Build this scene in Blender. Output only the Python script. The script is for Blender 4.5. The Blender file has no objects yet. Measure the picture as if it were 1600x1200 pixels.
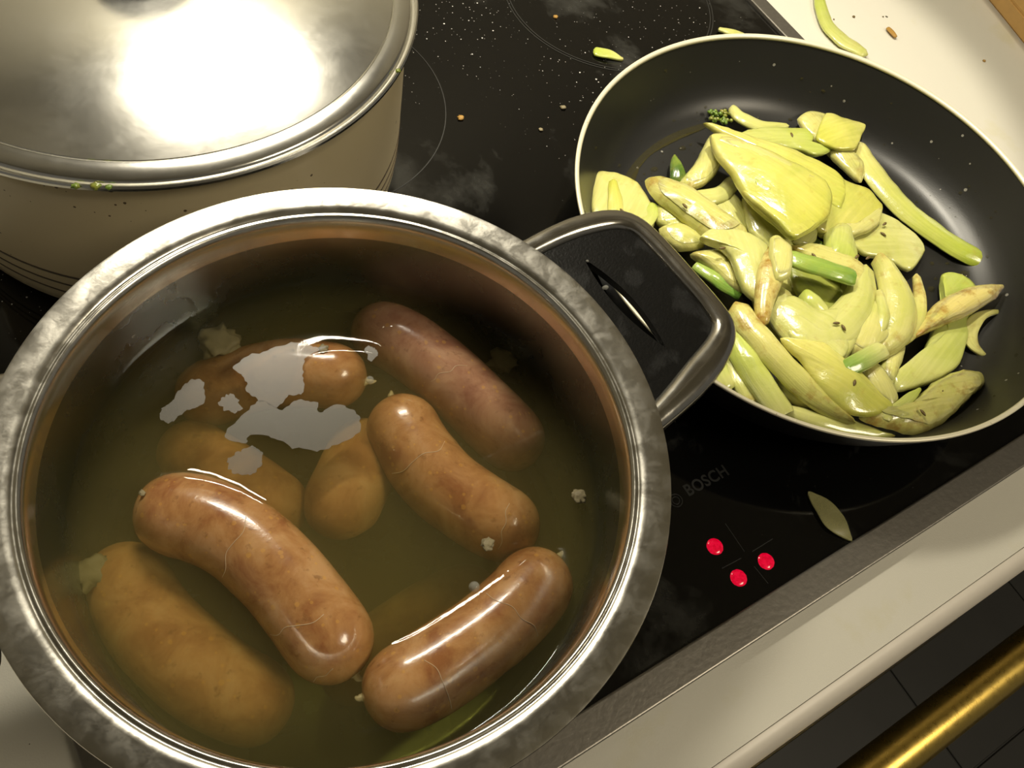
import bpy, bmesh, math, random
from mathutils import Vector, Matrix, noise

# ------------------------------------------------------------------ camera, world, lights, exposure
SC = bpy.context.scene
COL = SC.collection
random.seed(7)
CAM_H = 0.4134
CAM_ROT = (0.51934, -0.16400, -0.53389)
F_PX = 1344.16
cd = bpy.data.cameras.new('camera')
cd.sensor_fit = 'HORIZONTAL'; cd.sensor_width = 36.0
cd.lens = F_PX * 36.0 / 1600.0
cd.clip_start = 0.01; cd.clip_end = 30
cam = bpy.data.objects.new('camera', cd); COL.objects.link(cam)
cam.location = (0, 0, CAM_H); cam.rotation_euler = CAM_ROT
SC.camera = cam

w = bpy.data.worlds.new('room_light'); SC.world = w; w.use_nodes = True
bg = w.node_tree.nodes['Background']
bg.inputs['Color'].default_value = (1.0, 0.92, 0.76, 1); bg.inputs['Strength'].default_value = 0.11

def spot(name, loc, target, energy, radius, angle, blend, col=(1.0, 0.92, 0.74)):
    l = bpy.data.lights.new(name, 'SPOT'); l.energy = energy; l.color = col
    l.shadow_soft_size = radius; l.spot_size = math.radians(angle); l.spot_blend = blend
    o = bpy.data.objects.new(name, l); COL.objects.link(o); o.location = loc
    o.rotation_euler = (Vector(target) - Vector(loc)).to_track_quat('-Z', 'Y').to_euler()
    return o
LAMP_A = (0.215, 0.560, 0.600)      # wide hood lamp behind the pots
LAMP_B = (0.420, 0.370, 0.600)      # hood spot over the frying pan
la = bpy.data.lights.new('hood_strip_light', 'AREA'); la.shape = 'RECTANGLE'; la.size = .24; la.size_y = .06; la.energy = 3.6; la.color = (1.0, 0.92, 0.74)
lao = bpy.data.objects.new('hood_strip_light', la); COL.objects.link(lao); lao.location = LAMP_A; lao.rotation_euler = (math.radians(-18), 0, 0)
spot('hood_spot_right', LAMP_B, (0.420, 0.33, 0), 14.0, 0.02, 50, 0.12)
al = bpy.data.lights.new('ceiling_fill_light', 'AREA'); al.shape = 'DISK'; al.size = 0.6; al.energy = 21.0; al.color = (1.0, 0.88, 0.66)  # unseen ceiling lamp, added as soft fill from the front
ao = bpy.data.objects.new('ceiling_fill_light', al); COL.objects.link(ao); ao.location = (0.9, -0.75, 1.55)
ao.rotation_euler = (Vector((0.25, 0.1, 0)) - ao.location).to_track_quat('-Z', 'Y').to_euler()

vs = SC.view_settings
vs.view_transform = 'Standard'; vs.look = 'None'; vs.gamma = 1.0; vs.use_curve_mapping = False
vs.exposure = 0.0
SC.cycles.use_denoising = True
SC.cycles.volume_bounces = 1
SC.cycles.use_adaptive_sampling = True; SC.cycles.adaptive_threshold = 0.03
SC.cycles.transparent_max_bounces = 16
SC.cycles.max_bounces = 10
SC.cycles.sample_clamp_indirect = 6.0

# ------------------------------------------------------------------ helpers
CM = cam.rotation_euler.to_matrix()
CP = Vector(cam.location)
def at(px, py, z):
    """the point of the place at height z that the photo shows at (px, py)"""
    d = CM @ Vector(((px - 800) / F_PX, -(py - 600) / F_PX, -1.0))
    return CP + d * ((z - CP.z) / d.z)
def m_per_px(p):
    return -((CM.transposed() @ (p - CP)).z) / F_PX

def obj(name, me, mats=None, parent=None, smooth=True):
    if isinstance(me, bmesh.types.BMesh):
        bm = me; me = bpy.data.meshes.new(name); bm.to_mesh(me); bm.free()
    o = bpy.data.objects.new(name, me); COL.objects.link(o)
    for m in (mats if isinstance(mats, (list, tuple)) else [mats]):
        if m: me.materials.append(m)
    if smooth:
        me.polygons.foreach_set('use_smooth', [True] * len(me.polygons))
    if parent is not None: o.parent = parent
    me.update()
    return o
def tag(o, label, cat, group=None, kind=None):
    if label: o['label'] = label
    if cat: o['category'] = cat
    if group: o['group'] = group
    if kind: o['kind'] = kind
    return o
def thing(name, label, cat, group=None):
    o = bpy.data.objects.new(name, None); COL.objects.link(o); o.empty_display_size = 0.02
    return tag(o, label, cat, group)
def sharp(o, deg=35):
    o.data.set_sharp_from_angle(angle=math.radians(deg)); return o

def add_box(bm, lo, hi, bevel=0.0, seg=2):
    r = bmesh.ops.create_cube(bm, size=1)
    vsx = r['verts']
    for v in vsx:
        v.co = Vector(((lo[i] + hi[i]) / 2 + v.co[i] * (hi[i] - lo[i]) for i in range(3)))
    if bevel:
        es = list({e for v in vsx for e in v.link_edges})
        bmesh.ops.bevel(bm, geom=es, offset=bevel, segments=seg, affect='EDGES', profile=0.5)
    return bm
def box(lo, hi, bevel=0.0, seg=2):
    return add_box(bmesh.new(), lo, hi, bevel, seg)

def lathe(prof, n=128, c=(0, 0, 0), closed=False):
    """prof: list of (r, z); r = 0 makes a pole"""
    bm = bmesh.new(); rings = []
    for r, z in prof:
        if r < 1e-7: rings.append([bm.verts.new((c[0], c[1], c[2] + z))])
        else: rings.append([bm.verts.new((c[0] + r * math.cos(2 * math.pi * i / n), c[1] + r * math.sin(2 * math.pi * i / n), c[2] + z)) for i in range(n)])
    pairs = list(zip(rings, rings[1:]))
    if closed: pairs.append((rings[-1], rings[0]))
    for a, b in pairs:
        for i in range(n):
            j = (i + 1) % n
            if len(a) == 1 and len(b) == 1: continue
            if len(a) == 1: bm.faces.new((a[0], b[i], b[j]))
            elif len(b) == 1: bm.faces.new((a[i], b[0], a[j]))
            else: bm.faces.new((a[i], b[i], b[j], a[j]))
    bmesh.ops.recalc_face_normals(bm, faces=bm.faces)
    return bm

def crom(P, n):
    """Catmull-Rom through tuples P, n samples, roughly even in arc length"""
    P = [Vector(p) for p in P]
    if len(P) == 2: P = [P[0], P[0].lerp(P[1], .5), P[1]]
    Q = [P[0] * 2 - P[1]] + P + [P[-1] * 2 - P[-2]]
    out = []
    for i in range(1, len(Q) - 2):
        a, b, c, d = Q[i - 1:i + 3]
        for k in range(20):
            t = k / 20
            out.append(.5 * ((2 * b) + (c - a) * t + (2 * a - 5 * b + 4 * c - d) * t * t + (3 * b - a - 3 * c + d) * t ** 3))
    out.append(P[-1])
    L = [0.0]
    for i in range(1, len(out)): L.append(L[-1] + (out[i] - out[i - 1]).length)
    res = []; j = 0
    for k in range(n):
        s = L[-1] * k / (n - 1)
        while j < len(L) - 2 and L[j + 1] < s: j += 1
        t = (s - L[j]) / max(1e-9, L[j + 1] - L[j])
        res.append(out[j].lerp(out[j + 1], t))
    return res

def sweep(centres, frames, sections, uv=True, caps=True):
    """rings of points: centre + S*x + N*y for (x, y) of each section; caps close both ends"""
    bm = bmesh.new(); rings = []; m = len(sections[0])
    uvl = bm.loops.layers.uv.new('UVMap') if uv else None
    for c, (S, N), sec in zip(centres, frames, sections):
        rings.append([bm.verts.new(c + S * x + N * y) for x, y in sec])
    n = len(rings)
    for i in range(n - 1):
        for j in range(m):
            k = (j + 1) % m
            f = bm.faces.new((rings[i][j], rings[i][k], rings[i + 1][k], rings[i + 1][j]))
            if uv:
                for lp, (u, v) in zip(f.loops, ((i, j), (i, j + 1), (i + 1, j + 1), (i + 1, j))):
                    lp[uvl].uv = (u / (n - 1), v / m)
    if caps:
        for r, u in ((rings[0], 0.0), (rings[-1], 1.0)):
            cv = bm.verts.new(sum((v.co for v in r), Vector()) / m)
            for j in range(m):
                f = bm.faces.new((r[j], r[(j + 1) % m], cv))
                if uv:
                    for lp in f.loops: lp[uvl].uv = (u, .5)
    bmesh.ops.recalc_face_normals(bm, faces=bm.faces)
    return bm

def frames_of(C, up=Vector((0, 0, 1)), roll=0.0, roll2=None):
    fr = []; n = len(C)
    for i in range(n):
        T = (C[min(i + 1, n - 1)] - C[max(i - 1, 0)]).normalized()
        S = T.cross(up)
        S = S.normalized() if S.length > 1e-6 else Vector((1, 0, 0))
        N = S.cross(T).normalized()
        a = math.radians(roll if roll2 is None else roll + (roll2 - roll) * i / (n - 1))
        fr.append((S * math.cos(a) + N * math.sin(a), N * math.cos(a) - S * math.sin(a)))
    return fr

def sgn_pow(x, p): return math.copysign(abs(x) ** p, x)

def strip_mesh(pts, t=0.003, curl=0.0, z=0.01, roll=0.0, roll2=None, ends='rr', n=26, m=20, p=3.6, wob=0.0008, seed=0, rib=0.0):
    """a leaf, slice or stalk of fennel along photo points (px, py, width_px[, z])"""
    ctl = []
    for q in pts:
        zz = q[3] if len(q) > 3 else z
        P = at(q[0], q[1], zz)
        ctl.append((P.x, P.y, P.z, q[2] * m_per_px(P) * 1.16))
    C4 = crom(ctl_v(ctl), n)
    C = [Vector(c[:3]) for c in C4]; W = [max(0.0006, c[3]) for c in C4]
    fr = frames_of(C, roll=roll, roll2=roll2)
    L = sum((C[i + 1] - C[i]).length for i in range(n - 1))
    secs = []; off = Vector((seed * 3.1, seed * 1.7, seed * .9))
    s = 0.0
    for i in range(n):
        if i: s += (C[i] - C[i - 1]).length
        e0, e1 = s, L - s
        k = 1.0; kt = 1.0
        for e, typ in ((e0, ends[0]), (e1, ends[1])):
            R = W[i] * .30 if typ == 'r' else t * .30
            if e < R:
                q = math.sqrt(max(0.0, 1 - (1 - e / R) ** 2))
                q = max(q, .2 if typ == 'r' else .86)
                k = min(k, q); kt = min(kt, max(q, .35))
        hw = W[i] * .5 * k; ht = t * .5 * kt
        sec = []
        for j in range(m):
            a = 2 * math.pi * j / m
            x = sgn_pow(math.cos(a), 2 / p); y = sgn_pow(math.sin(a), 2 / p)
            y = y * ht * (1 - .25 * x * x) - curl * x * x * k + (rib * math.cos(x * 14) if y > 0 else 0)
            d = noise.noise_vector(Vector((C[i] * 90)) + off + Vector((x * .8, y * 60, 0)))
            sec.append((x * hw + d.x * wob, y + d.y * wob))
        secs.append(sec)
    return sweep(C, fr, secs)
def ctl_v(c):
    return [Vector(x) for x in c]

def slab_mesh(poly, z=.015, zr=None, t=.004, dome=.002, round_=.35, seed=0, wob=.0008, n=60):
    """a flat cut slice: outline of photo points, z at its left and zr at its right end, rounded edges, slightly domed"""
    xs_ = [q[0] for q in poly]; x0, x1 = min(xs_), max(xs_); zr = z if zr is None else zr
    P = [at(q[0], q[1], z + (zr - z) * (q[0] - x0) / (x1 - x0)) for q in poly]
    k = len(P); out = []
    for i in range(n):                                   # half way between the polygon and a smooth curve
        s_ = i / n * k; j = int(s_); tt = s_ - j
        a, b, c, d = P[(j - 1) % k], P[j], P[(j + 1) % k], P[(j + 2) % k]
        cr_ = .5 * ((2 * b) + (c - a) * tt + (2 * a - 5 * b + 4 * c - d) * tt * tt + (3 * b - a - 3 * c + d) * tt ** 3)
        out.append(cr_.lerp(b.lerp(c, tt), .35))
    A = 0.0; cx = cy = 0.0
    for i in range(n):
        p, q = out[i], out[(i + 1) % n]; w_ = p.x * q.y - q.x * p.y; A += w_; cx += (p.x + q.x) * w_; cy += (p.y + q.y) * w_
    ctr = Vector((cx / (3 * A), cy / (3 * A), sum(p.z for p in out) / n))
    far = max(out, key=lambda p: (p - ctr).length); ax = (far - ctr).normalized(); sd_ = Vector((-ax.y, ax.x, 0))
    L = max(abs((p - ctr).dot(ax)) for p in out); Wd = max(abs((p - ctr).dot(sd_)) for p in out)
    size = min(L, Wd); e = min(t * round_ / size, .3)
    prof = [(.55, -.5), (1 - e, -.5), (1 - e * .3, -.36), (1, 0), (1 - e * .3, .36), (1 - e, .5), (1 - e - .08, .52), (.78, .54), (.55, .56), (.3, .57)]
    bm = bmesh.new(); uvl = bm.loops.layers.uv.new('UVMap'); rings = []; off = Vector((seed * 2.3, seed, 0))
    def place(p, sc, h):
        q = ctr + (p - ctr) * sc
        dd = noise.noise(q * 70 + off) * wob * 1.6 + noise.noise(q * 220 + off) * wob * .5
        q.z += h * t + dome * (1 - sc * sc) + dd - t * .0
        q.x += noise.noise(q * 160 + off) * wob * .6; q.y += noise.noise(q * 160 - off) * wob * .6
        return q
    b0 = bm.verts.new(place(ctr, 0, -.5)); rings = [[bm.verts.new(place(p, sc, h)) for p in out] for sc, h in prof]; b1 = bm.verts.new(place(ctr, 0, .57))
    for i in range(n): bm.faces.new((b0, rings[0][(i + 1) % n], rings[0][i])); bm.faces.new((b1, rings[-1][i], rings[-1][(i + 1) % n]))
    for a, b in zip(rings, rings[1:]):
        for i in range(n): bm.faces.new((a[i], a[(i + 1) % n], b[(i + 1) % n], b[i]))
    for f in bm.faces:
        for lp in f.loops:
            d = lp.vert.co - ctr; lp[uvl].uv = (.5 + .5 * d.dot(ax) / L, .5 + .25 * d.dot(sd_) / Wd)
    bmesh.ops.recalc_face_normals(bm, faces=bm.faces)
    return bm

# ------------------------------------------------------------------ materials
def mat(name):
    m = bpy.data.materials.new(name); m.use_nodes = True
    nt = m.node_tree; b = nt.nodes['Principled BSDF']
    return m, nt, b
def nd(nt, typ, **kw):
    n = nt.nodes.new(typ)
    for k, v in kw.items():
        if k.startswith('i_'): n.inputs[k[2:].replace('_', ' ')].default_value = v
        else: setattr(n, k, v)
    return n
def ramp(nt, src, stops):
    r = nd(nt, 'ShaderNodeValToRGB'); e = r.color_ramp.elements
    while len(e) < len(stops): e.new(.5)
    for el, (p, c) in zip(e, stops):
        el.position = p; el.color = (*c, 1) if len(c) == 3 else c
    nt.links.new(src, r.inputs['Fac']); return r
def mix(nt, fac, a, b, mode='MIX'):
    m = nd(nt, 'ShaderNodeMix', data_type='RGBA', blend_type=mode)
    for s, i in ((fac, 0), (a, 6), (b, 7)):
        if hasattr(s, 'links'): nt.links.new(s, m.inputs[i])
        else: m.inputs[i].default_value = s if i == 0 else (*s, 1)
    return m.outputs[2]
def math_n(nt, op, a, b=0.0, c=0.0):
    m = nd(nt, 'ShaderNodeMath', operation=op)
    for i, s in enumerate((a, b, c)):
        if hasattr(s, 'links'): nt.links.new(s, m.inputs[i])
        else: m.inputs[i].default_value = s
    return m.outputs[0]
def coords(nt, which='Object', scale=None):
    tc = nd(nt, 'ShaderNodeTexCoord'); o = tc.outputs[which]
    if scale:
        mp = nd(nt, 'ShaderNodeMapping'); mp.inputs['Scale'].default_value = scale
        nt.links.new(o, mp.inputs['Vector']); o = mp.outputs[0]
    return o
def noise_n(nt, vec, scale, detail=4, rough=.55, dist=0.0):
    n = nd(nt, 'ShaderNodeTexNoise'); n.inputs['Scale'].default_value = scale; n.inputs['Detail'].default_value = detail
    n.inputs['Roughness'].default_value = rough; n.inputs['Distortion'].default_value = dist
    nt.links.new(vec, n.inputs['Vector']); return n.outputs['Fac']
def vor_n(nt, vec, scale, feat='F1'):
    n = nd(nt, 'ShaderNodeTexVoronoi', feature=feat); n.inputs['Scale'].default_value = scale
    nt.links.new(vec, n.inputs['Vector']); return n.outputs['Distance'], n.outputs['Color']
def bump(nt, b, h, strength=.3, dist=.001):
    n = nd(nt, 'ShaderNodeBump'); n.inputs['Strength'].default_value = strength; n.inputs['Distance'].default_value = dist
    nt.links.new(h, n.inputs['Height']); nt.links.new(n.outputs[0], b.inputs['Normal'])
def setp(b, **kw):
    for k, v in kw.items():
        b.inputs[k.replace('_', ' ')].default_value = (*v, 1) if isinstance(v, tuple) and len(v) == 3 else v

def steel(name, col=(.66, .64, .59), r0=.16, r1=.34, stains=.5, scale=60):
    m, nt, b = mat(name); v = coords(nt)
    n1 = noise_n(nt, v, scale, 6, .6, .4); n2 = noise_n(nt, v, scale * 4, 3)
    rr = ramp(nt, n1, [(.42, (r0,) * 3), (.62, (r1,) * 3)])
    dirt = ramp(nt, n1, [(.50, (0, 0, 0)), (.60, (stains,) * 3)])
    c = mix(nt, dirt.outputs[0], col, tuple(x * .72 for x in col))
    nt.links.new(c, b.inputs['Base Color']); nt.links.new(rr.outputs[0], b.inputs['Roughness'])
    setp(b, Metallic=1.0); bump(nt, b, n2, .06, .0004)
    return m
def plain(name, col, rough=.5, metal=0.0, bumpy=0.0, scale=200, var=.12, coat=0.0, spec=.5):
    m, nt, b = mat(name); v = coords(nt); n1 = noise_n(nt, v, scale, 5)
    c = mix(nt, n1, tuple(x * (1 - var) for x in col), tuple(min(1, x * (1 + var)) for x in col))
    nt.links.new(c, b.inputs['Base Color']); setp(b, Roughness=rough, Metallic=metal)
    b.inputs['Coat Weight'].default_value = coat; b.inputs['Coat Roughness'].default_value = .08
    b.inputs['Specular IOR Level'].default_value = spec
    if bumpy: bump(nt, b, n1, bumpy, .0008)
    return m

M = {}
M['steel'] = steel('pot_steel', r0=.18, r1=.26, stains=.2)
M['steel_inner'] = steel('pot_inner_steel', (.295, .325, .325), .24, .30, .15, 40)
M['steel_rim'] = steel('pot_rim_steel', (.70, .68, .62), .19, .27, .22, 130)
M['steel_lid'] = steel('lid_steel', (.74, .73, .68), .20, .225, .08, 60)
M['handle_steel'] = steel('handle_steel', (.55, .53, .48), .17, .24, .2, 70)

# black moist plastic
m, nt, b = mat('black_plastic'); v = coords(nt)
n1 = noise_n(nt, v, 60, 5); n2 = noise_n(nt, v, 900, 3)
r1 = ramp(nt, n1, [(.55, (.34,) * 3), (.68, (.62,) * 3)])
nt.links.new(r1.outputs[0], b.inputs['Roughness']); setp(b, Base_Color=(.005, .005, .0047)); b.inputs['Specular IOR Level'].default_value = .28; bump(nt, b, n2, .25, .0006)
M['black_plastic'] = m

# hob glass: black, dusted with salt-like specks and dried smears
m, nt, b = mat('hob_glass'); v = coords(nt)
vd, vc = vor_n(nt, v, 260)
sep = nd(nt, 'ShaderNodeSeparateColor'); nt.links.new(vc, sep.inputs[0])
size = math_n(nt, 'MULTIPLY', math_n(nt, 'POWER', sep.outputs[0], 6.0), .20)
dns0 = ramp(nt, noise_n(nt, v, 5, 3), [(.36, (0, 0, 0)), (.56, (1, 1, 1))])
sy_ = nd(nt, 'ShaderNodeSeparateXYZ'); nt.links.new(v, sy_.inputs[0])
back = ramp(nt, math_n(nt, 'MULTIPLY', sy_.outputs[1], 2.0), [(.16, (.22,) * 3), (.50, (1, 1, 1))])
dens = nd(nt, 'ShaderNodeMix', data_type='RGBA', blend_type='MULTIPLY'); dens.inputs[0].default_value = 1.0
nt.links.new(dns0.outputs[0], dens.inputs[6]); nt.links.new(back.outputs[0], dens.inputs[7]); dens_o = dens.outputs[2]
spk = math_n(nt, 'LESS_THAN', vd, math_n(nt, 'MULTIPLY', size, dens_o))
vd2, vc2 = vor_n(nt, v, 560); sep2 = nd(nt, 'ShaderNodeSeparateColor'); nt.links.new(vc2, sep2.inputs[0])
spk2 = math_n(nt, 'LESS_THAN', vd2, math_n(nt, 'MULTIPLY', math_n(nt, 'MULTIPLY', math_n(nt, 'POWER', sep2.outputs[0], 9.0), .30), dens_o))
spk = math_n(nt, 'MAXIMUM', spk, math_n(nt, 'MULTIPLY', spk2, .55))
smear = ramp(nt, noise_n(nt, v, 9, 8, .65, .3), [(.53, (0, 0, 0)), (.75, (.055, .055, .05))])
base = mix(nt, 1.0, (.0022, .0021, .0019), smear.outputs[0], 'ADD')
c = mix(nt, spk, base, (.55, .54, .50))
nt.links.new(c, b.inputs['Base Color'])
rg = math_n(nt, 'ADD', math_n(nt, 'MULTIPLY', smear.outputs[0], 3.5), .07)
nt.links.new(math_n(nt, 'MAXIMUM', rg, math_n(nt, 'MULTIPLY', spk, .7)), b.inputs['Roughness'])
M['glass'] = m
M['hob_frame'] = plain('hob_frame_metal', (.21, .195, .17), .38, .75, .15, 300, .2)
M['ring'] = plain('zone_print', (.022, .022, .020), .4)
M['print'] = plain('hob_print', (.011, .011, .010), .35)

# worktop: pale laminate, tiny dark crumbs and faint yellow drips
m, nt, b = mat('worktop_laminate'); v = coords(nt)
vd, vc = vor_n(nt, v, 55); sep = nd(nt, 'ShaderNodeSeparateColor'); nt.links.new(vc, sep.inputs[0])
spk = math_n(nt, 'LESS_THAN', vd, math_n(nt, 'MULTIPLY', math_n(nt, 'POWER', sep.outputs[0], 10.0), .085))
stn = ramp(nt, noise_n(nt, v, 22, 5, .6), [(.60, (0, 0, 0)), (.80, (.6, .6, .6))])
c = mix(nt, stn.outputs[0], (.66, .635, .55), (.60, .56, .36))
c = mix(nt, spk, c, (.10, .085, .06)); nt.links.new(c, b.inputs['Base Color'])
setp(b, Roughness=.42); bump(nt, b, noise_n(nt, v, 1200, 2), .25, .0003)
M['worktop'] = m
M['lip'] = plain('worktop_lip', (.70, .645, .56), .4, 0, .05, 120, .04)
M['brass'] = steel('brass_rail', (.70, .49, .12), .27, .33, .3, 160)
M['dark_panel'] = plain('oven_panel', (.022, .021, .018), .35, 0, 0, 40)
M['floor'] = plain('floor_tile', (.034, .032, .027), .5, 0, .05, 12, .25)
M['grout'] = plain('floor_grout', (.030, .029, .025), .6)
M['wall'] = plain('wall_paint', (.42, .39, .31), .7, 0, .05, 20, .04)
M['hood'] = plain('hood_metal', (.22, .21, .19), .35, .8)
M['lamp_on'] = bpy.data.materials.new('lamp_lens'); M['lamp_on'].use_nodes = True
_b = M['lamp_on'].node_tree.nodes['Principled BSDF']; setp(_b, Base_Color=(.9, .85, .7), Roughness=.3)
M['red_led'] = None
m, nt, b = mat('red_indicator'); v = coords(nt)
n1 = ramp(nt, noise_n(nt, v, 700, 3), [(.35, (.70, .0, .022)), (.65, (.95, .004, .045))])
setp(b, Base_Color=(.12, .0, .004), Roughness=.15); nt.links.new(n1.outputs[0], b.inputs['Emission Color']); b.inputs['Emission Strength'].default_value = .75
M['red_led'] = m
M['pan_black'] = None
m, nt, b = mat('nonstick_coating'); v = coords(nt)
vd, vc = vor_n(nt, v, 170); sep = nd(nt, 'ShaderNodeSeparateColor'); nt.links.new(vc, sep.inputs[0])
spk = math_n(nt, 'LESS_THAN', vd, math_n(nt, 'MULTIPLY', math_n(nt, 'POWER', sep.outputs[1], 14.0), .22))
c = mix(nt, spk, (.011, .0107, .0095), (.22, .21, .18)); nt.links.new(c, b.inputs['Base Color'])
setp(b, Roughness=.36); bump(nt, b, noise_n(nt, v, 1500, 2), .12, .0003)
b.inputs['Specular IOR Level'].default_value = .6
M['pan_black'] = m
M['pan_outside'] = plain('pan_outside_enamel', (.006, .006, .0055), .3)
m, nt, b = mat('pan_bare_edge'); v = coords(nt)
spk = ramp(nt, noise_n(nt, v, 260, 5, .7), [(.66, (0, 0, 0)), (.74, (1, 1, 1))])
nt.links.new(mix(nt, spk.outputs[0], (.80, .75, .56), (.16, .10, .03)), b.inputs['Base Color']); setp(b, Roughness=.35, Metallic=.25)
M['pan_edge'] = m

# cream enamel with brown flecks
m, nt, b = mat('cream_enamel'); v = coords(nt)
vd, vc = vor_n(nt, v, 260); sep = nd(nt, 'ShaderNodeSeparateColor'); nt.links.new(vc, sep.inputs[0])
cl = ramp(nt, noise_n(nt, v, 14, 3), [(.45, (0, 0, 0)), (.65, (1, 1, 1))])
spk = math_n(nt, 'LESS_THAN', vd, math_n(nt, 'MULTIPLY', math_n(nt, 'MULTIPLY', math_n(nt, 'POWER', sep.outputs[0], 3.0), .42), cl.outputs[0]))
c = mix(nt, noise_n(nt, v, 20, 4), (.50, .42, .26), (.58, .49, .32)); c = mix(nt, spk, c, (.09, .06, .03))
nt.links.new(c, b.inputs['Base Color']); setp(b, Roughness=.28)
M['enamel'] = m
M['stripe'] = plain('brown_stripe', (.07, .05, .03), .35)
M['wood'] = plain('board_wood', (.52, .31, .10), .5, 0, .1, 60, .25)

# sausage skin
def sausage_mat(name, a, bcol, c3, wet=False):
    m, nt, b = mat(name); v = coords(nt)
    n1 = noise_n(nt, v, 55, 6, .62, .5); n2 = noise_n(nt, v, 240, 4, .6)
    r = ramp(nt, n1, [(.36, a), (.52, bcol), (.66, c3)])
    vd, vc = vor_n(nt, v, 380); sep = nd(nt, 'ShaderNodeSeparateColor'); nt.links.new(vc, sep.inputs[0])
    fl = math_n(nt, 'LESS_THAN', vd, math_n(nt, 'MULTIPLY', math_n(nt, 'POWER', sep.outputs[0], 5.0), .42))
    c = mix(nt, math_n(nt, 'MULTIPLY', fl, .35), r.outputs[0], (.66, .36, .07))
    sp = ramp(nt, n2, [(.60, (0, 0, 0)), (.72, (.5, .5, .5))]); c = mix(nt, sp.outputs[0], c, tuple(x * .55 for x in a))
    nt.links.new(c, b.inputs['Base Color']); setp(b, Roughness=.22)
    b.inputs['Subsurface Weight'].default_value = .25; b.inputs['Subsurface Radius'].default_value = (.008, .004, .002); b.inputs['Subsurface Scale'].default_value = .6
    b.inputs['Coat Weight'].default_value = .3; b.inputs['Coat Roughness'].default_value = .06
    if wet:                                   # under broth the skin has next to no gloss
        b.inputs['Coat Weight'].default_value = 0.0; b.inputs['Specular IOR Level'].default_value = .03; b.inputs['Roughness'].default_value = .5
    bump(nt, b, n2, .15, .0008)
    return m
M['saus_sunk'] = sausage_mat('sausage_skin_sunken', (.36, .17, .06), (.48, .26, .10), (.54, .32, .14), True)
M['saus_brown'] = sausage_mat('sausage_skin_tan', (.30, .125, .045), (.44, .225, .085), (.53, .305, .135))
M['saus_pink'] = sausage_mat('sausage_skin_pink', (.28, .125, .075), (.39, .205, .12), (.48, .28, .165))
M['crease'] = plain('casing_crease', (.56, .40, .24), .35)
M['casing'] = plain('casing_knot', (.62, .52, .33), .35, 0, .2, 400)

# broth: clear turbid soup (surface reflects, body absorbs and scatters)
m = bpy.data.materials.new('broth'); m.use_nodes = True; nt = m.node_tree; nt.nodes.clear()
out = nd(nt, 'ShaderNodeOutputMaterial'); tr = nd(nt, 'ShaderNodeBsdfTransparent'); gl = nd(nt, 'ShaderNodeBsdfGlossy')
gl.inputs['Roughness'].default_value = .03; fr = nd(nt, 'ShaderNodeFresnel'); fr.inputs['IOR'].default_value = 1.36
mx = nd(nt, 'ShaderNodeMixShader'); geo = nd(nt, 'ShaderNodeNewGeometry'); nt.links.new(math_n(nt, 'MULTIPLY', fr.outputs[0], math_n(nt, 'SUBTRACT', 1.0, geo.outputs['Backfacing'])), mx.inputs[0]); nt.links.new(tr.outputs[0], mx.inputs[1]); nt.links.new(gl.outputs[0], mx.inputs[2])
nt.links.new(mx.outputs[0], out.inputs['Surface'])
ab = nd(nt, 'ShaderNodeVolumeAbsorption'); ab.inputs['Color'].default_value = (.66, .62, .22, 1); ab.inputs['Density'].default_value = 34
sc_ = nd(nt, 'ShaderNodeVolumeScatter'); sc_.inputs['Color'].default_value = (.50, .435, .21, 1); sc_.inputs['Density'].default_value = 18
ads = nd(nt, 'ShaderNodeAddShader'); nt.links.new(ab.outputs[0], ads.inputs[0]); nt.links.new(sc_.outputs[0], ads.inputs[1])
nt.links.new(ads.outputs[0], out.inputs['Volume'])
M['broth'] = m
def clear(name, col, alpha, rough=.06, metal=0):
    m, nt, b = mat(name); v = coords(nt); n1 = noise_n(nt, v, 150, 3)
    nt.links.new(mix(nt, n1, tuple(x * .9 for x in col), col), b.inputs['Base Color']); setp(b, Roughness=rough, Alpha=alpha)
    return m
M['film'] = clear('fat_film_sheen', (.22, .21, .19), .36, .30)  # grey base colour stands in for hood and ceiling reflected in the film
M['oil'] = clear('oil', (.07, .06, .015), .30, .03)
M['drop'] = clear('water_drop', (.5, .5, .45), .4, .03)
M['f_glassy'] = clear('fennel_translucent', (.40, .38, .17), .55, .25)
M['scum'] = plain('scum', (.24, .20, .11), .6, 0, .4, 300, .2)

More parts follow.
